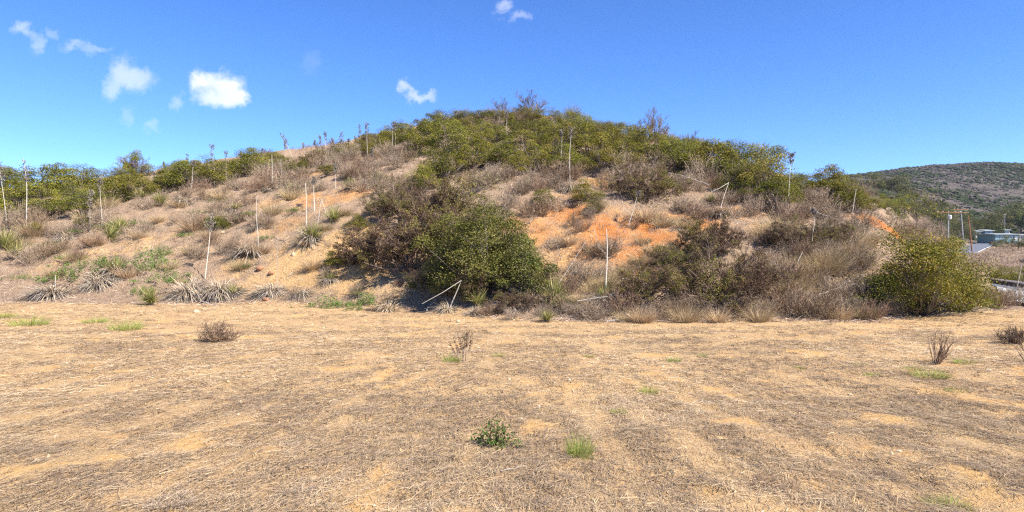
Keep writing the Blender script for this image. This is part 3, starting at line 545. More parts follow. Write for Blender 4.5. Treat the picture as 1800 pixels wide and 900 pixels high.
for (x, y, wd, kd) in YUC:
    parts = []
    if kd in ('live', 'mix'): parts.append(('leaf_rosette', pick(ROS), 'stuff'))
    if kd in ('dead', 'mix'): parts.append(('dead_leaf_skirt', pick(SKIRT), 'stuff'))
    if kd == 'dead': parts.append(('dead_leaves', pick(TSKIRT), 'stuff'))
    if kd == 'tan': parts.append(('dead_leaves', pick(TSKIRT), 'stuff'))
    plant('yucca', 'yucca', 'yuccas on the slope', parts, x, y, wd * (1.0 + .45 * rng.random()), 1.1, (1.05 if kd == 'live' else .75) * (.8 + .4 * rng.random()), phrase=PH[kd], rot=(rng.normal() * .22, rng.normal() * .22, rng.random() * 6.28))

# flower stalks: foot, top, base thickness px, seed head length fraction
def stalk(px, py, tx, ty, th=3.2, head=0.0, grey=.0, phrase='pale upright yucca stalk', label=None, breakto=None):
    p = pix(px, py); d = p[1]; s = d / F; dep = d + rng.normal() * .25
    top = np.array([(tx - CX) / F * dep, dep, EYE + (CY - ty) / F * dep]); L = np.linalg.norm(top - p)
    t = thing('yucca_stalk', 'stalk', 'yucca flower stalks', p, px, py, phrase, label, (0, 0, 0))
    k = 9; f = np.linspace(0, 1, k)[:, None]; bend = (np.sin(f * math.pi) * rng.normal(size=3) + np.sin(f * 2 * math.pi) * rng.normal(size=3) * .6) * L * .014; pts = (top - p) * f + bend; pts[0][2] -= .1
    r0 = th * s * .23; g = Geo(); polytube(g, pts, r0 * np.linspace(1, .5 if not head else .3, k), 6, .9 - grey); 
    obj('stem', g.mesh('stem', m_stalk), t)
    if breakto is not None:
        e = np.array([(breakto[0] - CX) / F * (d - .3), d - .3, EYE + (CY - breakto[1]) / F * (d - .3)]) - p
        g = Geo(); polytube(g, [pts[-1], (pts[-1] + e) / 2 + rng.normal(size=3) * .03, e], [r0 * .6, r0 * .5, r0 * .35], 6, .85); obj('broken_top', g.mesh('broken_top', m_stalk), t)
    if head:
        g = Geo(); n = int(26 + 20 * head); ff = 1 - head * rng.random(n) ** 1.1; i = np.clip(ff * (k - 1), 0, k - 1.01); a = i.astype(int); fr = (i - a)[:, None]; P = pts[a] * (1 - fr) + pts[a + 1] * fr
        az = rng.random(n) * 6.28; D = nrm(np.stack([np.cos(az), np.sin(az), .7 + .5 * rng.random(n)], 1)); ln = (.14 + .26 * rng.random(n)) * min(1.4, L / 2.6) * (1.25 - ff * .55)
        tubes(g, P, P + D * ln[:, None], .007, .004, 3, rng.random(n))
        m_ = 5 * n; kk = rng.integers(0, n, m_); Q = P[kk] + D[kk] * (ln[kk] * (.35 + .65 * rng.random(m_)))[:, None] + rng.normal(size=(m_, 3)) * .025
        leaves(g, Q, rdir(m_), .075, None, .7); leaves(g, Q, rdir(m_), .075, None, .7); o = obj('seed_head', g.mesh('seed_head', m_seed), t, kind='stuff')
stalk(13, 404, -2, 288, 3.6, .3, phrase='', label='pale leaning stalk at the far left edge of the picture')
stalk(47, 404, 41, 279, 4.0, .35, phrase='', label='pale stalk with dark seed head, second from the left edge')
stalk(179, 397, 177, 309, 3.0, .35, phrase='', label='white stalk in front of the right end of the left thicket')
stalk(158, 411, 160, 335, 2.2, .4, .35, phrase='', label='thin grey stalk just left of the white stalk by the thicket')
for a in [(100, 327, 98, 291, 2, .4, .3), (336, 333, 341, 284, 2.8, .2), (329, 310, 329, 272, 1.8, .5, .3), (376, 331, 372, 256, 2.8, .28), (399, 324, 398, 268, 2.2, .45), (319, 327, 317, 286, 1.8, .4, .4), (287, 309, 288, 285, 1.8, .4, .2)]: stalk(*a, phrase='thin upright yucca stalk')
stalk(360, 491, 371, 380, 4.2, .28, phrase='', label='white stalk rising from the big grey leaf heap at the slope foot')
stalk(97, 520, 97, 484, 5.0, 0, .3, phrase='', label='short grey stump in the dead rosette at far left')
stalk(454, 445, 452, 344, 3.2, 0, phrase='', label='white bare stalk standing in the collapsed grey rosette left of the yellow soil')
stalk(540, 418, 537, 322, 4.0, 0, phrase='', label='taller white stalk of the half green rosette above the yellow soil')
stalk(556, 404, 565, 351, 3.4, 0, phrase='', label='broken forked white stalk right of the tallest one above the yellow soil', breakto=(573, 374))
stalk(553, 371, 552, 313, 3.0, .2, phrase='', label='white stalk standing upslope behind the half green rosette')
stalk(487, 507, 487, 411, 2.6, 0, .55, phrase='', label='thin grey stalk in front of the yellow bare soil')
for a in [(477, 327, 478, 271, 2.4, 0), (496, 313, 494, 278, 2.4, 0, .1), (503, 289, 501, 247, 2.2, .4, .2), (520, 290, 493, 236, 2.6, .4, .1), (562, 275, 563, 240, 1.8, .4, .3), (574, 272, 571, 233, 2.2, .4, .2), (554, 272, 553, 248, 1.8, .3, .3), (602, 284, 599, 233, 2.2, .45, .2), (634, 262, 632, 222, 2, .6, .3), (647, 280, 644, 216, 2.2, .4, .3), (628, 262, 624, 240, 1.6, .5, .3), (690, 258, 691, 213, 2, .4, .1), (695, 258, 693, 215, 2, .4, .1)]: stalk(*a, phrase='thin upright yucca stalk')
for a in [(305, 318, 304, 292), (350, 312, 351, 284), (425, 300, 424, 268), (445, 296, 447, 270), (462, 292, 461, 262), (535, 285, 533, 252), (585, 280, 584, 246), (612, 276, 613, 244), (660, 268, 659, 236), (675, 262, 676, 228), (270, 330, 271, 303), (205, 345, 204, 318), (75, 330, 73, 300), (130, 335, 131, 308), (590, 330, 589, 290), (655, 300, 654, 262)]: stalk(*a, 1.7, .4, .45, phrase='thin grey yucca stalk')
stalk(985, 303, 988, 230, 3.2, .15, .15, phrase='', label='left one of the two upright pale stalks below the summit')
stalk(1002, 322, 1005, 228, 3.4, .18, .1, phrase='', label='right and taller one of the two upright pale stalks below the summit')
stalk(891, 245, 891, 198, 2.2, .2, .2, phrase='', label='thin stalk just below the summit shrubs')
stalk(1103, 400, 1122, 338, 3.0, .12, phrase='', label='leaning pale stalk at the top of the orange bare soil')
stalk(1053, 438, 1043, 402, 3.0, 0, .1, phrase='', label='short crooked stalk left of the tall pale stalk on the bank')
stalk(1064, 520, 1066, 402, 5.0, 0, 0, phrase='', label='tall thick pale stalk standing in front of the orange bank')
stalk(967, 518, 1031, 422, 3.4, 0, 0, phrase='', label='long pale stalk leaning right across the bank')
stalk(986, 455, 978, 428, 3.0, 0, .7, phrase='', label='short dark crooked stem on the tan soil right of the big green bush')
stalk(1266, 372, 1281, 321, 3.0, 0, 0, phrase='', label='broken stalk with its top hanging left on the right upper slope', breakto=(1250, 337))
stalk(1384, 380, 1391, 272, 4.0, .16, 0, phrase='', label='tall pale stalk with dark seed head on the right skyline')
stalk(1428, 436, 1431, 369, 3.2, .15, 0, phrase='', label='white stalk on the right slope with a broken crosswise top', breakto=(1455, 380))
stalk(1497, 385, 1505, 332, 3.4, 0, 0, phrase='', label='pale stalk left of the red-orange slip on the right')
stalk(1393, 484, 1411, 442, 3.0, 0, 0, phrase='', label='short pale stalk leaning right low on the right slope')
stalk(1737, 512, 1738, 470, 2.6, .15, .1, phrase='', label='thin stalk left of the paved lot at the right edge')
stalk(1781, 530, 1797, 459, 4.2, .05, 0, phrase='', label='bent white stalk in front of the paved lot at right edge')
stalk(788, 548, 811, 493, 5.0, 0, 0, phrase='', label='thick broken white stalk folded over in front of the big green bush', breakto=(742, 534))
# fallen stalks lying on the slope
def fallen(pts, th, label, lift=.12, mat=None, nm='fallen_stalk', cat='stalk', grey=0.):
    P = [pix(x, y) for x, y in pts]; P = [p + np.array([0, 0, lift if i else lift * .6]) for i, p in enumerate(P)]; o = thing(nm, cat, 'fallen stalks and sticks', P[0], 0, 0, '', label, (0, 0, 0))
    n = 8; f = np.linspace(0, len(P) - 1, n); Q = np.array([[np.interp(v, range(len(P)), [p[i] for p in P]) for i in range(3)] for v in f]) - P[0]; Q[1:-1] += rng.normal(size=(n - 2, 3)) * .02
    g = Geo(); r = th / F * P[0][1] * .3; polytube(g, Q, r * np.linspace(1, .45, n), 6, .9 - grey); obj('stem', g.mesh('stem', mat or m_stalk), o)
fallen([(996, 533), (968, 526), (940, 519)], 3.6, 'pale fallen stalk below the long leaning stalk', .35)
fallen([(1015, 541), (1070, 541), (1120, 539)], 3.0, 'thin fallen stalk lying level at the foot of the bank', .45)
fallen([(1066, 567), (1106, 562)], 4.0, 'pale stick lying at the field edge below the bank', .05)
fallen([(835, 324), (875, 309)], 3.0, 'pale fallen stalk above the half dry shrubs near the upper middle', .5)
fallen([(1177, 318), (1212, 336), (1247, 350)], 3.2, 'long pale fallen stalk slanting down on the right upper slope', .8)
fallen([(1474, 520), (1514, 508)], 2.6, 'pale fallen stalk low on the right, above the grey shrubs', .6)
fallen([(1440, 535), (1505, 527)], 2.0, 'thin fallen stalk low on the right, under another one', .7)
fallen([(1388, 531), (1411, 527)], 2.6, 'short pale stick among grey shrubs low on the right', .5)
fallen([(750, 549), (769, 527)], 3.0, 'short pale stalk leaning left of the thick broken one', .12)
fallen([(350, 530), (385, 545)], 3.0, 'pale stick lying on the grey leaf heap at left', .12)
fallen([(150, 483), (185, 476)], 2.6, 'pale stick among green weeds on the left slope', .12)
fallen([(711, 812), (740, 803), (777, 806)], 2.6, 'pale dry stick lying in the field left of the small green plant', .02, grey=.6)
fallen([(880, 830), (925, 822)], 3.4, 'pale dry stick in the field below the small green plant', .02, grey=.6)
fallen([(250, 895), (300, 875)], 4.0, 'pale dry stick at the bottom left of the field', .02, grey=.6)
fallen([(575, 673), (600, 670)], 2.0, 'small pale stick in the middle of the field', .02, grey=.6)

# green weeds on the slope, small plants in the field
for (x, y, wd, hk, lab) in [(262, 474, 68, 1.15, 'brightest and largest patch of green weeds on left slope'), (285, 450, 40, 1, 'small green weed upslope of the brightest weed patch on the left'), (135, 490, 75, .9, 'dark green weeds stretching up from the dead rosette at left'), (185, 466, 60, .8, 'green weeds beside the half green yucca on the left slope'), (300, 494, 58, .9, 'green weeds above the grey leaf heap at left'), (252, 513, 38, .7, 'low green weed patch above the spiky rosette at left'),
                            (388, 398, 36, 1.1, 'green weed below the left skyline seed-head stalk'), (412, 388, 30, .9, 'small green weed right of another on the left middle slope'), (572, 541, 62, .75, 'green weeds at the slope foot below the yellow bare soil'), (605, 540, 32, .6, 'small green weed right of the weeds under the yellow soil'), (648, 536, 50, 1, 'green weeds at the slope foot left of the tan rosette'), (205, 400, 40, .6, 'green weed by the end of the left thicket'), (100, 430, 40, .5, 'faint green weed on the far left slope')] + [(x, y, w_, .7, None) for x, y, w_ in [(60, 400, 34), (140, 408, 30), (235, 395, 34), (330, 415, 30), (350, 375, 28), (440, 378, 30), (470, 420, 26), (520, 372, 26), (395, 355, 28), (120, 455, 34), (40, 490, 30), (430, 470, 26), (505, 345, 26), (560, 335, 24), (1070, 440, 20), (1165, 500, 30), (1300, 500, 36), (1215, 540, 30), (620, 545, 26)]]:
    plant('green_weed', 'weed', 'green weeds on the slope', sh(pick(WEED)), x, y, wd * 1.2, 1.2, hk, label=lab, phrase='small yellow-green weed')
plant('leafy_plant', 'plant', None, sh(SMALLW), 866, 784, 84, .68, 1.15, label='small dark green leafy plant alone in the middle of the field', rot=(0, 0, 1.))
for (x, y, wd, hk, lab) in [(52, 572, 56, .8, 'wide green grass tuft at the far left of the field'), (222, 580, 52, 1, 'green grass tuft in the field below the spiky rosette at left'), (168, 567, 40, .7, 'small yellowish grass tuft between two greener tufts at left'), (6, 558, 36, .8, 'grass tuft cut by the left edge of the picture'), (794, 635, 32, 1, 'green grass tuft at the foot of the dead stalks plant'), (1018, 800, 50, 1.9, 'tall yellow-green grass tuft right of the small green plant'), (1032, 808, 26, .9, 'short green tuft in front of the tall yellow-green tuft'), (1140, 692, 34, 1, 'green grass tuft right of centre in the middle field'), (1184, 636, 26, .9, 'small green grass tuft in the field below the dry grass clumps'), (1636, 660, 60, .5, 'flat green grass patch in front of the dead bush at right'), (1605, 650, 35, .5, 'flat yellowish grass patch left of the green one at right'), (1534, 662, 28, .8, 'small green tuft left of the dead bush at right'), (1510, 642, 24, .5, 'faint low tuft farther left of the dead bush at right'), (1035, 628, 18, .8, 'tiny yellowish tuft in the upper middle of the field'), (1235, 627, 16, 1, 'tiny dry tuft right of a small green tuft in upper field'), (1682, 688, 38, .5, 'low green tuft below the flat grass patch at right'), (1668, 892, 75, .6, 'green grass tuft at the lower right corner of the field'), (1696, 637, 36, .5, 'low dry tuft right of the dead bush'), (1405, 648, 22, .5, 'faint small tuft in the right middle field'), (876, 627, 26, .6, 'dry tuft right of the dead stalks plant'), (1088, 726, 30, .7, 'thin grass tuft upslope of the tall yellow-green tuft')]:
    plant('grass_tuft', 'grass tuft', 'grass tufts in the field', [('blades', pick(TUFT), 'stuff')], x, y, wd, .62, hk * 1.6, label=lab)
DEADB = grey_shrub(1.0, .5, 60, 'brown_bush', m_btwig, 700, .035)
plant('dead_bush', 'bush', None, sh(DEADB), 383, 602, 88, 1.05, 1.0, label='low brown dead bush on the left side of the field')
lv, (P, D, L, E) = grow(15, .8, .95, R(48), (4, 3), r0=.012, up=.5, reach=.85, wob=.08); STICKB = wood_mesh('stick_branches', lv, m_btwig, 4, 3.0)
plant('dead_bush', 'bush', None, [('branches', STICKB, 'stuff')], 1645, 639, 62, .78, 1.15, label='upright grey dead bush standing in the field at right')
plant('dead_bush', 'bush', None, sh(DEADB), 1782, 604, 62, 1.0, 1.1, label='grey dead bush near the right edge of the field')
plant('dead_bush', 'bush', None, [('branches', STICKB, 'stuff')], 1815, 640, 60, .8, 1.0, label='dead bush cut by the right edge of the picture')
for (x, y, wd, lab) in [(300, 884, 130, 'flat heap of grey twigs at the bottom left of the field'), (525, 868, 110, 'flat heap of pale twigs at the bottom of the field left of centre'), (1330, 850, 120, 'flat tangle of grey stems at the bottom right of centre'), (705, 868, 100, 'flat tangle of pale stems at the bottom middle of the field'), (1560, 840, 90, 'flat tangle of pale stems in the lower right field')]:
    plant('twig_heap', 'twigs', 'twig heaps in the field', [('twigs', pick(GREY)[1], 'stuff')], x, y, wd, 1.5, .22, label=lab)
# dead plant of upright seed spikes
p = pix(815, 637); t = thing('dead_spike_plant', 'plant', None, p, 815, 637, '', 'dead plant of brown upright seed spikes in the upper field', (0, 0, 0)); s = p[1] / F
for (x0, x1, y1) in [(-6, -25, -38), (-5, -18, -42), (-2, -8, -44), (0, -2, -46), (2, 2, -50), (3, 6, -56), (4, 10, -58), (6, 15, -56), (6, 14, -40), (0, -12, -30)]:
    a = np.array([x0 * s, rng.normal() * .03, 0]); b = np.array([x1 * s, rng.normal() * .12, -y1 * s]); g = Geo(); polytube(g, [a, a * .5 + b * .5 + rng.normal(size=3) * .01, b], [.007, .006, .004], 5, .6); o = obj('stem', g.mesh('spike_stem', m_twig), t)
    n = 60; f = .5 + .5 * rng.random(n); g = Geo(); leaves(g, a + (b - a) * f[:, None] + rng.normal(size=(n, 3)) * .012, rdir(n), .035, rng.random(n) * .5, .7); obj('seed_spike', g.mesh('seed_spike', m_btwig), o, kind='stuff')
# rocks
def rock(px, py, wd, mat, label, hk=.7):
    import bmesh
    bm = bmesh.new(); bmesh.ops.create_icosphere(bm, subdivisions=2, radius=.5); o3 = rng.random(3) * 50
    for v in bm.verts:
        k = float(fbm(np.array(v.co.x * 2.2 + o3[0] + v.co.z), np.array(v.co.y * 2.2 + o3[1] - v.co.z), 5, 3)); v.co *= .7 + .6 * k; v.co.z *= hk
    me = bpy.data.meshes.new('rock'); bm.to_mesh(me); bm.free(); me.materials.append(mat); p = pix(px, py); s = wd / F * p[1]
    o = obj('rock', me, None, (p[0], p[1], p[2] + .1 * s)); o.scale = (s, s, s); o.rotation_euler = (0, 0, rng.random() * 6); o['category'] = 'rock'; o['label'] = label; o['group'] = 'rocks'
for a in [(457, 474, 15, m_rockb, 'left one of two brown rocks on the yellow bare soil'), (477, 482, 13, m_rockb, 'right one of two brown rocks on the yellow bare soil'), (516, 450, 9, m_rock, 'pale upright stone in the yellow bare soil', 1.3), (413, 452, 9, m_rock, 'small pale stone left of the collapsed grey rosette'), (467, 528, 14, m_rockb, 'reddish clod at the slope foot below two brown rocks'), (805, 566, 8, m_rock, 'pale stone at the foot of the big green bush'), (392, 410, 9, m_rock, 'pale stone under the green weeds on the left middle slope'), (690, 497, 8, m_rock, 'pale stone left below the half dry shrubs'), (895, 668, 7, m_rock, 'small pale stone in the middle field'), (967, 803, 9, m_rock, 'yellowish stone left of the tall grass tuft'), (65, 812, 12, m_rock, 'yellowish clod in the lower left field'), (1266, 772, 18, m_soilrock, 'flat yellowish clod in the lower right field', .3), (870, 883, 8, m_rock, 'white stone at the bottom middle of the field'), (345, 549, 10, m_rock, 'pale stone at the field edge under the grey leaf heap'), (1470, 752, 9, m_rockb, 'dark small stone in the right field')]: rock(*a)

# ------------------------------------------------------------------ litter, straw, pebbles (nobody could count them)
def scatter_field(n, d0, d1):
    Y = np.sqrt(rng.random(n) * (d1 ** 2 - d0 ** 2) + d0 ** 2); U = (rng.random(n) * 2 - 1) * .86; X = U * Y; return X, Y
g = Geo()
for (n, d0, d1, wd, ln) in ((190000, 5.2, 12, .0048, .17), (150000, 12, 22, .008, .2), (90000, 22, 37, .011, .22)):
    X, Y = scatter_field(n, d0, d1); toe = np.interp(ucol(X, Y), TOE_X, TOE_D); clump = dens(X, Y)
    keep = (Y < toe + .5) & (rng.random(n) < (1 - .88 * fb(X, Y)) * (.2 + 1.5 * sstep(.35, .6, clump))); X = X[keep]; Y = Y[keep]; n = len(X)
    Z = H(X, Y) + .004 + .035 * rng.random(n) ** 2; al = np.arctan2(27.0 - Y, -X) + rng.normal(size=n) * (.55 + .9 * sstep(11, 20, Y)) + np.where(rng.random(n) < .15, 1.57, 0)
    D = nrm(np.stack([np.cos(al), np.sin(al), rng.normal(size=n) * .10], 1)); side = np.stack([-np.sin(al), np.cos(al), rng.normal(size=n) * .5], 1)
    gb = fbm(X * .35 + 40, Y * .35, 85, 3); v = np.clip(rng.random(n) * .85 + (gb - .5) * .6 + (.50 - clump[keep]) * .75, 0, 1)
    ribbons(g, np.stack([X, Y, Z], 1) - D * .07, D, ln * (.3 + .9 * rng.random(n)), wd * (.6 + .7 * rng.random(n)), side, rdir(n) * .12 * np.array([1, 1, .3]), 1, v, .4)
o = obj('straw', g.mesh('straw', m_straw), kind='stuff'); o['label'] = 'mown dry straw and stems lying over the whole field'; o['category'] = 'straw'
g = Geo(); n = 90000; X, Y = scatter_field(n, 5.3, 24); keep = (Y < np.interp(ucol(X, Y), TOE_X, TOE_D)) & (rng.random(n) < .1 + 1.1 * sstep(.42, .62, dens(X, Y))); X = X[keep]; Y = Y[keep]; n = len(X)
ribbons(g, np.stack([X, Y, H(X, Y) - .005], 1), nrm(np.stack([rng.normal(size=n) * .7, rng.normal(size=n) * .7, np.ones(n)], 1)), .03 + .05 * rng.random(n), .004 + .0003 * Y, rdir(n), None, 1, rng.random(n) * .9); o = obj('stubble', g.mesh('stubble', m_straw), kind='stuff'); o['label'] = 'short brown stubble standing in patches over the field'; o['category'] = 'stubble'
# grey twig and leaf litter on the slope
g = Geo(); n = 150000; Y = 25 + 36 * rng.random(n) ** 1.2; X = (rng.random(n) * 1.66 - .84) * Y; toe = np.interp(ucol(X, Y), TOE_X, TOE_D); bm_ = np.zeros(n)
for (x, y, r, a, rd) in BARE:
    c = pix(x, y); rr = r / F * c[1]; bm_ = np.maximum(bm_, np.exp(-(((X - c[0]) / rr) ** 2 + ((Y - c[1]) / (rr * 1.2)) ** 2)) * a)
keep = (Y > toe - 1.2) & (ucol(X, Y) < 1690) & (rng.random(n) < (1 - .9 * bm_) * (.15 + 1.3 * sstep(.35, .65, fbm(X * .8, Y * .8, 92, 4)))); X = X[keep]; Y = Y[keep]; n = len(X)
al = rng.random(n) * 6.28; dd = .1; sx = (H(X + dd, Y) - H(X - dd, Y)) / (2 * dd); sy = (H(X, Y + dd) - H(X, Y - dd)) / (2 * dd); c_, s_ = np.cos(al), np.sin(al)
D = nrm(np.stack([c_, s_, sx * c_ + sy * s_ + rng.normal(size=n) * .15], 1))
ribbons(g, np.stack([X, Y, H(X, Y) + .01 + .04 * rng.random(n)], 1), D, .16 + .3 * rng.random(n), .012 + .012 * rng.random(n), rdir(n), rdir(n) * .15, 1)
o = obj('twig_litter', g.mesh('twig_litter', m_litter), kind='stuff'); o['label'] = 'grey dead twigs and leaves littering the slope'; o['category'] = 'litter'
# low dry grass and weeds standing on the slope
g = Geo(); n = 9000; Y = 25 + 46 * rng.random(n) ** 1.1; X = (rng.random(n) * 1.66 - .84) * Y; toe = np.interp(ucol(X, Y), TOE_X, TOE_D); keep = (Y > toe + .3) & (ucol(X, Y) < 1690) & (fbm(X * .5, Y * .5, 99, 4) > .43); X = X[keep]; Y = Y[keep]
k = np.repeat(np.arange(len(X)), 26); n = len(k); sp = .16; x = X[k] + rng.normal(size=n) * sp; y = Y[k] + rng.normal(size=n) * sp; vv = np.clip((rng.random(len(X)) * .5)[k] + rng.random(n) * .5, 0, 1)
D = nrm(np.stack([rng.normal(size=n) * .5, rng.normal(size=n) * .5, np.ones(n)], 1)); ribbons(g, np.stack([x, y, H(x, y) - .02], 1), D, .14 + .26 * rng.random(n), .009, rdir(n), rdir(n) * .2, 1, vv)
o = obj('low_dry_grass', g.mesh('low_dry_grass', m_litter), kind='stuff'); o['label'] = 'short dry grass and stems standing all over the slope'; o['category'] = 'grass'
g = Geo(); n = 3800; Y = 26 + 64 * rng.random(n) ** 1.2; X = (rng.random(n) * 1.66 - .84) * Y; toe = np.interp(ucol(X, Y), TOE_X, TOE_D); keep = (Y > toe + .8) & (ucol(X, Y) < 1680) & (fbm(X * .3, Y * .3, 199, 4) > .45); X = X[keep]; Y = Y[keep]; bm_ = np.zeros(len(X))
for (x, y, r, a, rd) in BARE:
    c = pix(x, y); rr = r / F * c[1]; bm_ = np.maximum(bm_, np.exp(-(((X - c[0]) / rr) ** 2 + ((Y - c[1]) / (rr * 1.2)) ** 2)) * a)
keep = rng.random(len(X)) > bm_ * .6; X = X[keep]; Y = Y[keep]; k = np.repeat(np.arange(len(X)), 70); n = len(k); zs = (.14 + .22 * rng.random(len(X)))[k]
D = nrm(np.stack([rng.normal(size=n) * .8, rng.normal(size=n) * .8, np.ones(n)], 1)); P = np.stack([X[k], Y[k], H(X, Y)[k]], 1) + D * (zs * rng.random(n) * 1.4)[:, None]
ribbons(g, P, nrm(D + rdir(n) * .6), zs * (.6 + .6 * rng.random(n)), .010, rdir(n), None, 1, np.clip((rng.random(len(X)) * .6)[k] + rng.random(n) * .4, 0, 1)); o = obj('low_scrub', g.mesh('low_scrub', m_twig), kind='stuff'); o['label'] = 'small grey scrub dotted thickly between the shrubs of the slope'; o['category'] = 'scrub'
# flat brown weeds in the field
g = Geo(); n = 420; X, Y = scatter_field(n, 10, 31); toe = np.interp(ucol(X, Y), TOE_X, TOE_D); kp = Y < toe; X = X[kp]; Y = Y[kp]; k = np.repeat(np.arange(len(X)), 40); n = len(k); szz = (.06 + .16 * rng.random(len(X)) ** 2)[k]; x = X[k] + rng.normal(size=n) * szz; y = Y[k] + rng.normal(size=n) * szz * .8
ribbons(g, np.stack([x, y, H(x, y)], 1), nrm(np.stack([rng.normal(size=n), rng.normal(size=n), np.full(n, .7)], 1)), .05 + .07 * rng.random(n), .009, rdir(n), None, 1, np.clip(rng.random(n) * .5 + (rng.random(len(X)) * .3)[k], 0, 1))
o = obj('flat_weeds', g.mesh('flat_weeds', m_btwig), kind='stuff'); o['label'] = 'flat brown dried weeds dotted over the field'; o['category'] = 'weeds'
# pebbles and clods
g = Geo(); n = 9000; X, Y = scatter_field(n, 5.3, 34); kp = rng.random(n) < .25 + .75 * fb(X, Y); X = X[kp]; Y = Y[kp]; n = len(X); s = .006 + .03 * rng.random(n) ** 4 + .0006 * Y
oct_ = np.array([[1, 0, 0], [-1, 0, 0], [0, 1, 0], [0, -1, 0], [0, 0, 1], [0, 0, -1.]]); oT = np.array([[0, 2, 4], [2, 1, 4], [1, 3, 4], [3, 0, 4], [2, 0, 5], [1, 2, 5], [3, 1, 5], [0, 3, 5]])
V = np.stack([X, Y, H(X, Y)], 1)[:, None] + oct_[None] * s[:, None, None] * (.6 + .8 * rng.random((n, 6, 1))) * np.array([1.2, 1.2, .8]); g.add(V.reshape(-1, 3), (oT[None] + (np.arange(n) * 6)[:, None, None]).reshape(-1, 3), np.repeat(rng.random(n), 8))
m_peb = vmat('pebble', [(0, (.34, .22, .11)), (.7, (.48, .34, .18)), (1, (.58, .48, .34))], .95)
o = obj('pebbles', g.mesh('pebbles', m_peb), kind='stuff'); o['label'] = 'small pebbles and soil clods scattered over the field'; o['category'] = 'pebbles'

# ------------------------------------------------------------------ valley on the right: paved lot, road, poles, houses, trees
def strip(name, outline, mat, lift, kind='structure'):
    P = [atd(x, d) for x, d in outline]; me = bpy.data.meshes.new(name); me.from_pydata([(a[0], a[1], lift) for a in P], [], [tuple(range(len(P)))]); me.materials.append(mat); return obj(name, me, kind=kind)
strip('paved_lot', [(1757, 53), (1800, 46.5), (1850, 42), (1990, 44), (1960, 56), (1800, 62), (1752, 72)], m_conc, -.78)
strip('asphalt_lane', [(1750, 72.5), (1800, 62.3), (1960, 56.2), (1970, 62), (1800, 69), (1737, 84)], m_asph, -.80)
a, b, c = atd(1733, 86), atd(1800, 69.6), atd(1960, 62.4); t = thing('kerb_wall', 'wall', None, (a[0], a[1], -.95), 0, 0, '', 'low dark wall with a white cap behind the paved lot', (0, 0, 0))
for nm, w_, z0, z1, mt in (('wall', .15, 0, .55, m_dark), ('cap', .24, .552, .72, m_white)):
    V = []; 
    for q in (a, b, c):
        for (dx, dz) in ((-w_, z0), (w_, z0), (w_, z1), (-w_, z1)): V.append((q[0] - a[0] + dx * .6, q[1] - a[1] + dx, dz))
    T = []
    for i in (0, 4):
        for k in range(4): T.append([i + k, i + (k + 1) % 4, i + 4 + (k + 1) % 4, i + 4 + k])
    T += [[0, 3, 2, 1], [8, 9, 10, 11]]; me = bpy.data.meshes.new(nm); me.from_pydata(V, [], T); me.materials.append(mt); obj(nm, me, t)
Q = RP[14:54, :2]; tn = nrm(np.gradient(Q, axis=0)); nn = np.stack([-tn[:, 1], tn[:, 0]], 1); nr = len(Q)
RL = np.array([np.c_[Q + nn * o_, RP[14:54, 2]] for o_ in np.linspace(-4.0, 4.0, 3)]); V = RL.transpose(1, 0, 2).reshape(-1, 3); ii = np.arange(nr * 3).reshape(nr, 3); q4 = np.stack([ii[:-1, :-1], ii[:-1, 1:], ii[1:, 1:], ii[1:, :-1]], -1).reshape(-1, 4)
obj('road', mesh('road', V, q4[:, ::-1], m_asph), kind='structure')
e = RL[0] + np.array([0, 0, .02]); V = np.concatenate([e + np.r_[0, 0, .02], e + np.c_[nn * .25, np.full(nr, .02)]]); obj('road_edge_line', mesh('road_edge_line', V, np.array([[i, i + nr, i + nr + 1, i + 1] for i in range(nr - 1)]), m_white), kind='structure')

def upole(bx, d, tx, ty, mat, label, r=.16, arms=(.25,), armw=1.4, trans=False):
    p = atd(bx, d); top = np.array([(tx - CX) / F * d, d, EYE + (CY - ty) / F * d]) - p
    t = thing('utility_pole', 'utility pole', 'utility poles in the valley', p, 0, 0, '', label, (0, 0, 0)); g = Geo(); polytube(g, [(0, 0, -.4), top * .5, top], [r * .95, r * .82, r * .65], 8, .5); obj('pole', g.mesh('pole', mat), t)
    for a_ in arms:
        q = top - np.array([0, 0, a_]); g = Geo(); box(g, q[0] - armw, q[0] + armw, q[1] - .28, q[1] - .17, q[2] - .08, q[2] + .08); ao = obj('crossarm', g.mesh('crossarm', m_pole), t)
        for fx_ in (-.92, -.5, .5, .92):
            g = Geo(); x_ = q[0] + fx_ * armw; polytube(g, [(x_, q[1] - .22, q[2] + .08), (x_, q[1] - .22, q[2] + .16), (x_, q[1] - .22, q[2] + .28)], [.05, .12, .07], 8, .5); obj('insulator', g.mesh('insulator', m_metal), ao)
    if trans:
        g = Geo(); q = top - np.array([-.1, .55, 2.0]); polytube(g, [q, q + np.array([0, 0, .15]), q + np.array([0, 0, .9]), q + np.array([0, 0, 1.])], [.2, .34, .34, .2], 10, .5); obj('transformer', g.mesh('transformer', m_metal), t)
upole(1709, 170, 1702, 379, m_pole, 'bare brown leaning utility pole beside the far road', .19, (), 1)
upole(1694, 215, 1689, 367, m_poleg, 'grey utility pole with two crossarms behind the brown pole', .2, (.25, 1.3), 2.3)
upole(1667, 160, 1667, 371, m_poleg, 'utility pole with crossarm and transformer left of the grey pole', .17, (.3,), 2.9, True)
upole(1766, 300, 1766, 376, m_poleg, 'thin grey utility pole among the far trees at right', .17, (.3,), .6)

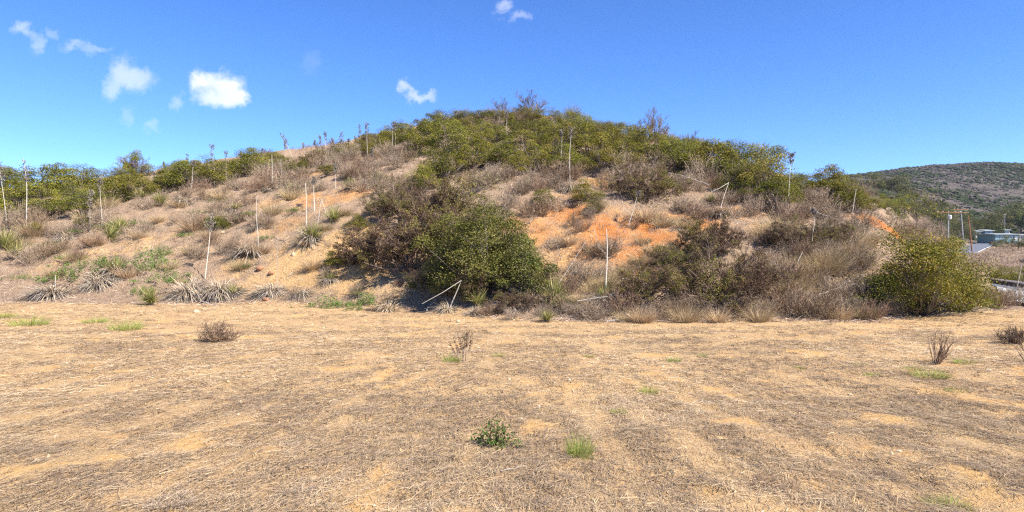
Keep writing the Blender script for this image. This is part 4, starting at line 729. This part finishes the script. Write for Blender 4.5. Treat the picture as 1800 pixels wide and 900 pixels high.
def house(x0, x1, d, ytop, ybot, roofpx, mwall, nwin, label, door=True, depth=9):
    A = atd(x0, d); Bx = (x1 - CX) / F * d; zt = EYE + (CY - ytop) / F * d; zb = EYE + (CY - ybot) / F * d; wd = Bx - A[0]; h = zt - zb; t = thing('house', 'house', 'houses in the valley', (A[0], d, zb), 0, 0, '', label, (0, 0, 0))
    g = Geo(); box(g, 0, wd, 0, depth, -3.5, h); obj('wall', g.mesh('wall', mwall), t)
    g = Geo(); rz = roofpx / F * d; V = np.array([[-.6, -.7, h + .01], [wd + .6, -.7, h + .01], [wd + .6, depth + .6, h + .01], [-.6, depth + .6, h + .01], [-.6, depth / 2, h + rz], [wd + .6, depth / 2, h + rz], [-.6, -.7, h + .16], [wd + .6, -.7, h + .16]])
    T = np.array([[0, 1, 7], [0, 7, 6], [6, 7, 5], [6, 5, 4], [2, 3, 4], [2, 4, 5], [0, 6, 4], [0, 4, 3], [1, 2, 5], [1, 5, 7], [0, 2, 1], [0, 3, 2]]); g.add(V, T, .5); obj('roof', g.mesh('roof', m_roof), t)
    step = wd / (nwin + (1 if door else 0))
    for i in range(nwin):
        xa = step * (i + .18); xb = step * (i + .82); za, zc = h * .38, h * .85; g = Geo(); box(g, xa, xb, -.05, .02, za, zc); wo_ = obj('window', g.mesh('window_frame', m_white), t)
        g = Geo(); box(g, xa + .09, (xa + xb) / 2 - .04, -.065, -.04, za + .09, zc - .09); obj('pane', g.mesh('pane', m_glass), wo_); g = Geo(); box(g, (xa + xb) / 2 + .04, xb - .09, -.065, -.04, za + .09, zc - .09); obj('pane', g.mesh('pane', m_glass), wo_)
    if door: g = Geo(); xa = step * (nwin + .3); box(g, xa, xa + .95, -.05, .02, 0.05, min(2.05, h * .8)); obj('door', g.mesh('door', m_white), t)
house(1749, 1789, 235, 412.5, 424, 3.0, m_teal, 4, 'long teal house with a pale flat roof at the right edge')
house(1792, 1812, 237, 413, 424, 2.5, m_cream, 2, 'cream house cut by the right edge beside the teal house', False)
house(1715, 1724, 268, 407, 412, 2.5, m_cream, 1, 'small pale house between brown pole and white roofs', False, 6)
house(1731, 1745, 275, 406, 412, 3, m_teal, 2, 'small teal house with pale roof left of the long one', False, 7)
house(1766, 1775, 290, 405, 409, 2.5, m_cream, 1, 'small pale house behind the long teal house', False, 6)
# a parked car on the far road
p = atd(1750, 224); t = thing('parked_car', 'car', None, (p[0], p[1], p[2] + .1), 0, 0, '', 'dark parked car in front of the long teal house', (0, 0, .15))
g = Geo(); prof = [(-2.1, .35), (-2.15, .8), (-1.3, .95), (-.7, 1.42), (.8, 1.42), (1.4, .98), (2.1, .85), (2.12, .35)]; V = np.array([[x, s_ * .85, z] for s_ in (-1, 1) for x, z in prof]); n = len(prof); T = [[0, k + 1, k] for k in range(1, n - 1)] + [[n, n + k, n + k + 1] for k in range(1, n - 1)]
for k in range(n): T += [[k, (k + 1) % n, n + (k + 1) % n], [k, n + (k + 1) % n, n + k]]
g.add(V, np.array(T), .5); obj('body', g.mesh('car_body', m_car), t)
g = Geo(); g.add(np.array([[-1.1, -.86, .98], [1.15, -.86, 1.0], [.75, -.86, 1.34], [-.65, -.86, 1.34]]), np.array([[0, 1, 2], [0, 2, 3]]), .5); obj('side_window', g.mesh('side_window', m_glass), t)
for (x_, y_) in ((-1.3, -.75), (1.3, -.75), (-1.3, .75), (1.3, .75)):
    g = Geo(); polytube(g, [(x_, y_ - .11, .32), (x_, y_, .32), (x_, y_ + .11, .32)], [.32, .33, .32], 12, .5); obj('wheel', g.mesh('wheel', m_tyre), t)
# trees in the valley: pixel x, distance, scale, variant
for (x, d, s, k, lab) in [(1535, 330, 1.0, 0, 'leftmost dark tree of the row under the far hill'), (1556, 335, .95, 2, 'second dark tree from the left under the far hill'), (1578, 330, 1.25, 0, 'tallest dark tree of the row under the far hill'), (1598, 345, .8, 2, 'tree at the right end of the dark row under the far hill'), (1625, 330, .8, 2, 'brownish tree between the two dark rows under the far hill'), (1655, 330, 1.05, 0, 'dark tree in the middle distance above the utility poles'), (1678, 340, 1.1, 2, 'wide dark tree above the grey utility pole'), (1700, 350, .8, 0, 'small tree right above the brown utility pole'),
                          (1612, 200, .62, 2, 'olive tree behind the grey slope right of the skyline bushes'), (1628, 175, .58, 0, 'olive tree on the slope left of the transformer pole'), (1645, 190, .7, 2, 'broad olive tree below the transformer pole'), (1660, 165, .55, 0, 'olive tree at the foot of the transformer pole'), (1642, 140, .5, 0, 'lower olive tree above the big right bush'), (1592, 135, .42, 2, 'small olive tree just past the skyline right of the slip'), (1606, 150, .5, 0, 'olive tree past the grey slope, nearest to the slip'), (1622, 150, .5, 2, 'olive tree low behind the grey slope'), (1570, 160, .45, 2, 'olive tree behind the skyline bushes above the slip'), (1590, 190, .6, 0, 'olive tree farther back above the slip'), (1672, 195, .6, 2, 'olive tree between the transformer pole and grey pole'), (1655, 245, .9, 2, 'tree behind the crossarm of the transformer pole'), (1690, 262, .7, 0, 'green tree behind the grey pole'), (1632, 250, .8, 0, 'tree halfway up left of the transformer pole'),
                          (1722, 300, .8, 0, 'pale olive tree right of the brown pole behind houses'), (1740, 290, 1.0, 2, 'broad pale olive tree behind the small houses'), (1758, 315, 1.1, 0, 'tree behind the long teal house, left'), (1775, 330, 1.3, 1, 'tall dark tree behind the teal house'), (1795, 320, 1.3, 1, 'tall dark tree at the right edge behind the houses'), (1815, 300, 1.3, 1, 'tallest tree, cut by the right edge'), (1752, 360, 1.2, 2, 'brown-topped tree farther back at the right'), (1785, 380, 1.5, 2, 'wide tree farthest back at the right edge'), (1708, 262, .5, 2, 'low tree between the brown pole and the small houses'), (1770, 205, .38, 2, 'low bushy tree in front of the teal house'), (1790, 195, .42, 2, 'low grey-green tree at the right edge below the teal house'), (1752, 185, .3, 2, 'low bush by the road right of the brown pole'), (1805, 215, .4, 0, 'low tree at the right edge in front of the cream house')]:
    p = atd(x, d); s = s * 1.3; t = thing('valley_tree', 'tree', 'trees in the valley', (p[0], p[1], p[2] - .2), x, 0, '', lab, None, (s, s, s)); obj('crown', TREE[k][0], t, kind='stuff'); obj('trunk', TREE[k][1], t)
for (x, y, wd) in [(1765, 494, 60), (1795, 498, 70), (1745, 492, 36)]:
    plant('green_shrub', 'shrub', G_, sh(pick(GREEN)), x, y, wd, 3.0, .55, phrase='green leafy shrub', pos=atd(x, 92 if x < 1790 else 86), label={1765: 'green shrub behind the low white-capped wall', 1795: 'green shrub at right edge behind the white-capped wall', 1745: 'smaller green shrub at the left end of the white-capped wall'}[x])
# scrub of the valley flat and of the far hill
def blobs(n, X, Y, size, val, flat=.7):
    import bmesh
    bm = bmesh.new(); bmesh.ops.create_icosphere(bm, subdivisions=1, radius=1); B = np.array([v.co[:] for v in bm.verts]); T = np.array([[v.index for v in f_.verts] for f_ in bm.faces]); bm.free()
    V = np.stack([X, Y, H(X, Y) + size * .15], 1)[:, None] + B[None] * size[:, None, None] * (.6 + .7 * rng.random((n, len(B), 1))) * np.array([1.1, 1.1, flat]); g = Geo(); g.add(V.reshape(-1, 3), (T[None] + (np.arange(n) * len(B))[:, None, None]).reshape(-1, 3), np.repeat(val, len(T))); return g
n = 26000; Y = 260 + 790 * rng.random(n) ** .8; X = Y * (.45 + .42 * rng.random(n)); patch = fbm(X * .012, Y * .012, 120, 4); kp = rng.random(n) < sstep(.25, .5, patch) * .9 + .1; X = X[kp]; Y = Y[kp]; n = len(X)
val = np.where(fbm(X * .02, Y * .02, 130, 3) + .15 * rng.normal(size=n) > .58, rng.random(n) * .32, .4 + .5 * rng.random(n)); o = obj('far_scrub', blobs(n, X, Y, (.6 + 1.3 * rng.random(n) ** 2) * (1 + .6 * (val < .35)), val).mesh('far_scrub', m_farbush), kind='stuff'); o['label'] = 'grey and dark green scrub covering the far hill'; o['category'] = 'scrub'
n = 4200; Y = 60 + 190 * rng.random(n) ** .8; X = Y * (.56 + .26 * rng.random(n)); on = (Y < 92) & (X / Y > .70); rd_ = np.min(np.hypot(X[:, None] - Q[None, :, 0], Y[:, None] - Q[None, :, 1]), 1) < 5.5; kp = ~on & ~rd_; X = X[kp]; Y = Y[kp]; n = len(X)
k = np.repeat(np.arange(n), 26); m_ = len(k); zs = (.2 + .45 * rng.random(n))[k]; P = np.stack([X[k], Y[k], H(X, Y)[k]], 1) + rng.normal(size=(m_, 3)) * zs[:, None] * np.array([.8, .8, .3]) + np.array([0, 0, .25]) * zs[:, None]
g = Geo(); ribbons(g, P, nrm(rdir(m_) + np.array([0, 0, .8])), .35 + .4 * rng.random(m_), .035, rdir(m_), None, 1, np.clip((rng.random(n) * .8)[k] + rng.random(m_) * .2, 0, 1)); o = obj('valley_scrub', g.mesh('valley_scrub', m_litter), kind='stuff'); o['label'] = 'low grey-brown scrub on the valley flat at right'; o['category'] = 'scrub'

# ------------------------------------------------------------------ labels that say which one
LM = [('the big dark green bush', 850, 470), ('the large half dry shrub left of centre', 715, 400), ('the tall thick pale stalk', 1065, 470), ('the orange bare soil', 1090, 405), ('the large half dry shrub right of centre', 1255, 460), ('the big right bush', 1625, 500), ('the red-orange slip', 1570, 402), ('the right skyline stalk with seed head', 1388, 330), ('the two upright stalks under the summit', 995, 285), ('the summit', 925, 210), ('the bare skyline shrub right of summit', 1148, 240), ('the yellow bare soil', 600, 455), ('the half green rosette above yellow soil', 547, 400), ('the grey leaf heap', 360, 500), ('the left thicket', 110, 350), ('the dark round skyline shrub', 237, 300), ('the leaning left skyline stalk', 508, 270), ('the left skyline stalk with seed head', 374, 300), ('the brightest green weeds', 262, 460), ('the far left edge', 10, 440), ('the broken stalk on upper right', 1270, 345), ('the white right-slope stalk', 1430, 410), ('the short leaning right-slope stalk', 1402, 470), ('the collapsed rosette left of yellow soil', 440, 430), ('the twin stalks on the left ridge', 692, 240), ('the paved lot', 1775, 520), ('the foot of the right bank', 1440, 550), ('the foot of the orange bank', 1090, 555), ('the foot of the large right shrub', 1255, 555), ('the green top left of summit', 790, 265), ('the green slope right of summit', 1300, 290), ('the pale stalk by the slip', 1500, 360), ('the grey slope past the slip', 1635, 430)]
groups = {}
for (o, ph, x, y) in REG:
    k = min(range(len(LM)), key=lambda i: (LM[i][1] - x) ** 2 + 1.6 * (LM[i][2] - y) ** 2); dx, dy_ = x - LM[k][1], y - LM[k][2]
    rel = ('left of' if dx < 0 else 'right of') if abs(dx) > abs(dy_) * 1.1 else ('above' if dy_ < 0 else 'below'); groups.setdefault((ph, rel, LM[k][0]), []).append((x, o))
ORD = ['first', 'second', 'third', 'fourth', 'fifth', 'sixth', 'seventh', 'eighth', 'ninth', 'tenth', 'eleventh', 'twelfth', 'thirteenth', 'fourteenth', 'fifteenth', 'sixteenth', 'seventeenth', 'eighteenth', 'nineteenth', 'twentieth']
for (ph, rel, lm), L_ in groups.items():
    L_.sort(key=lambda a: a[0])
    for i, (x, o) in enumerate(L_):
        o['label'] = f'{ph} {rel} {lm}' + ('' if len(L_) == 1 else f', {"leftmost" if i == 0 else "rightmost" if i == len(L_) - 1 else ORD[min(i, 19)] + " from left"}')

# ------------------------------------------------------------------ air
hz = Geo(); box(hz, -1020, 1020, -360, 1150, -6, 178); m, nt = M('air'); v = N(nt, 'ShaderNodeVolumePrincipled', {'Color': (.78, .87, 1, 1), 'Density': .00006, 'Anisotropy': .2}); o_ = N(nt, 'ShaderNodeOutputMaterial'); nt.links.new(v.outputs[0], o_.inputs['Volume'])
obj('haze', hz.mesh('haze', m), kind='stuff')
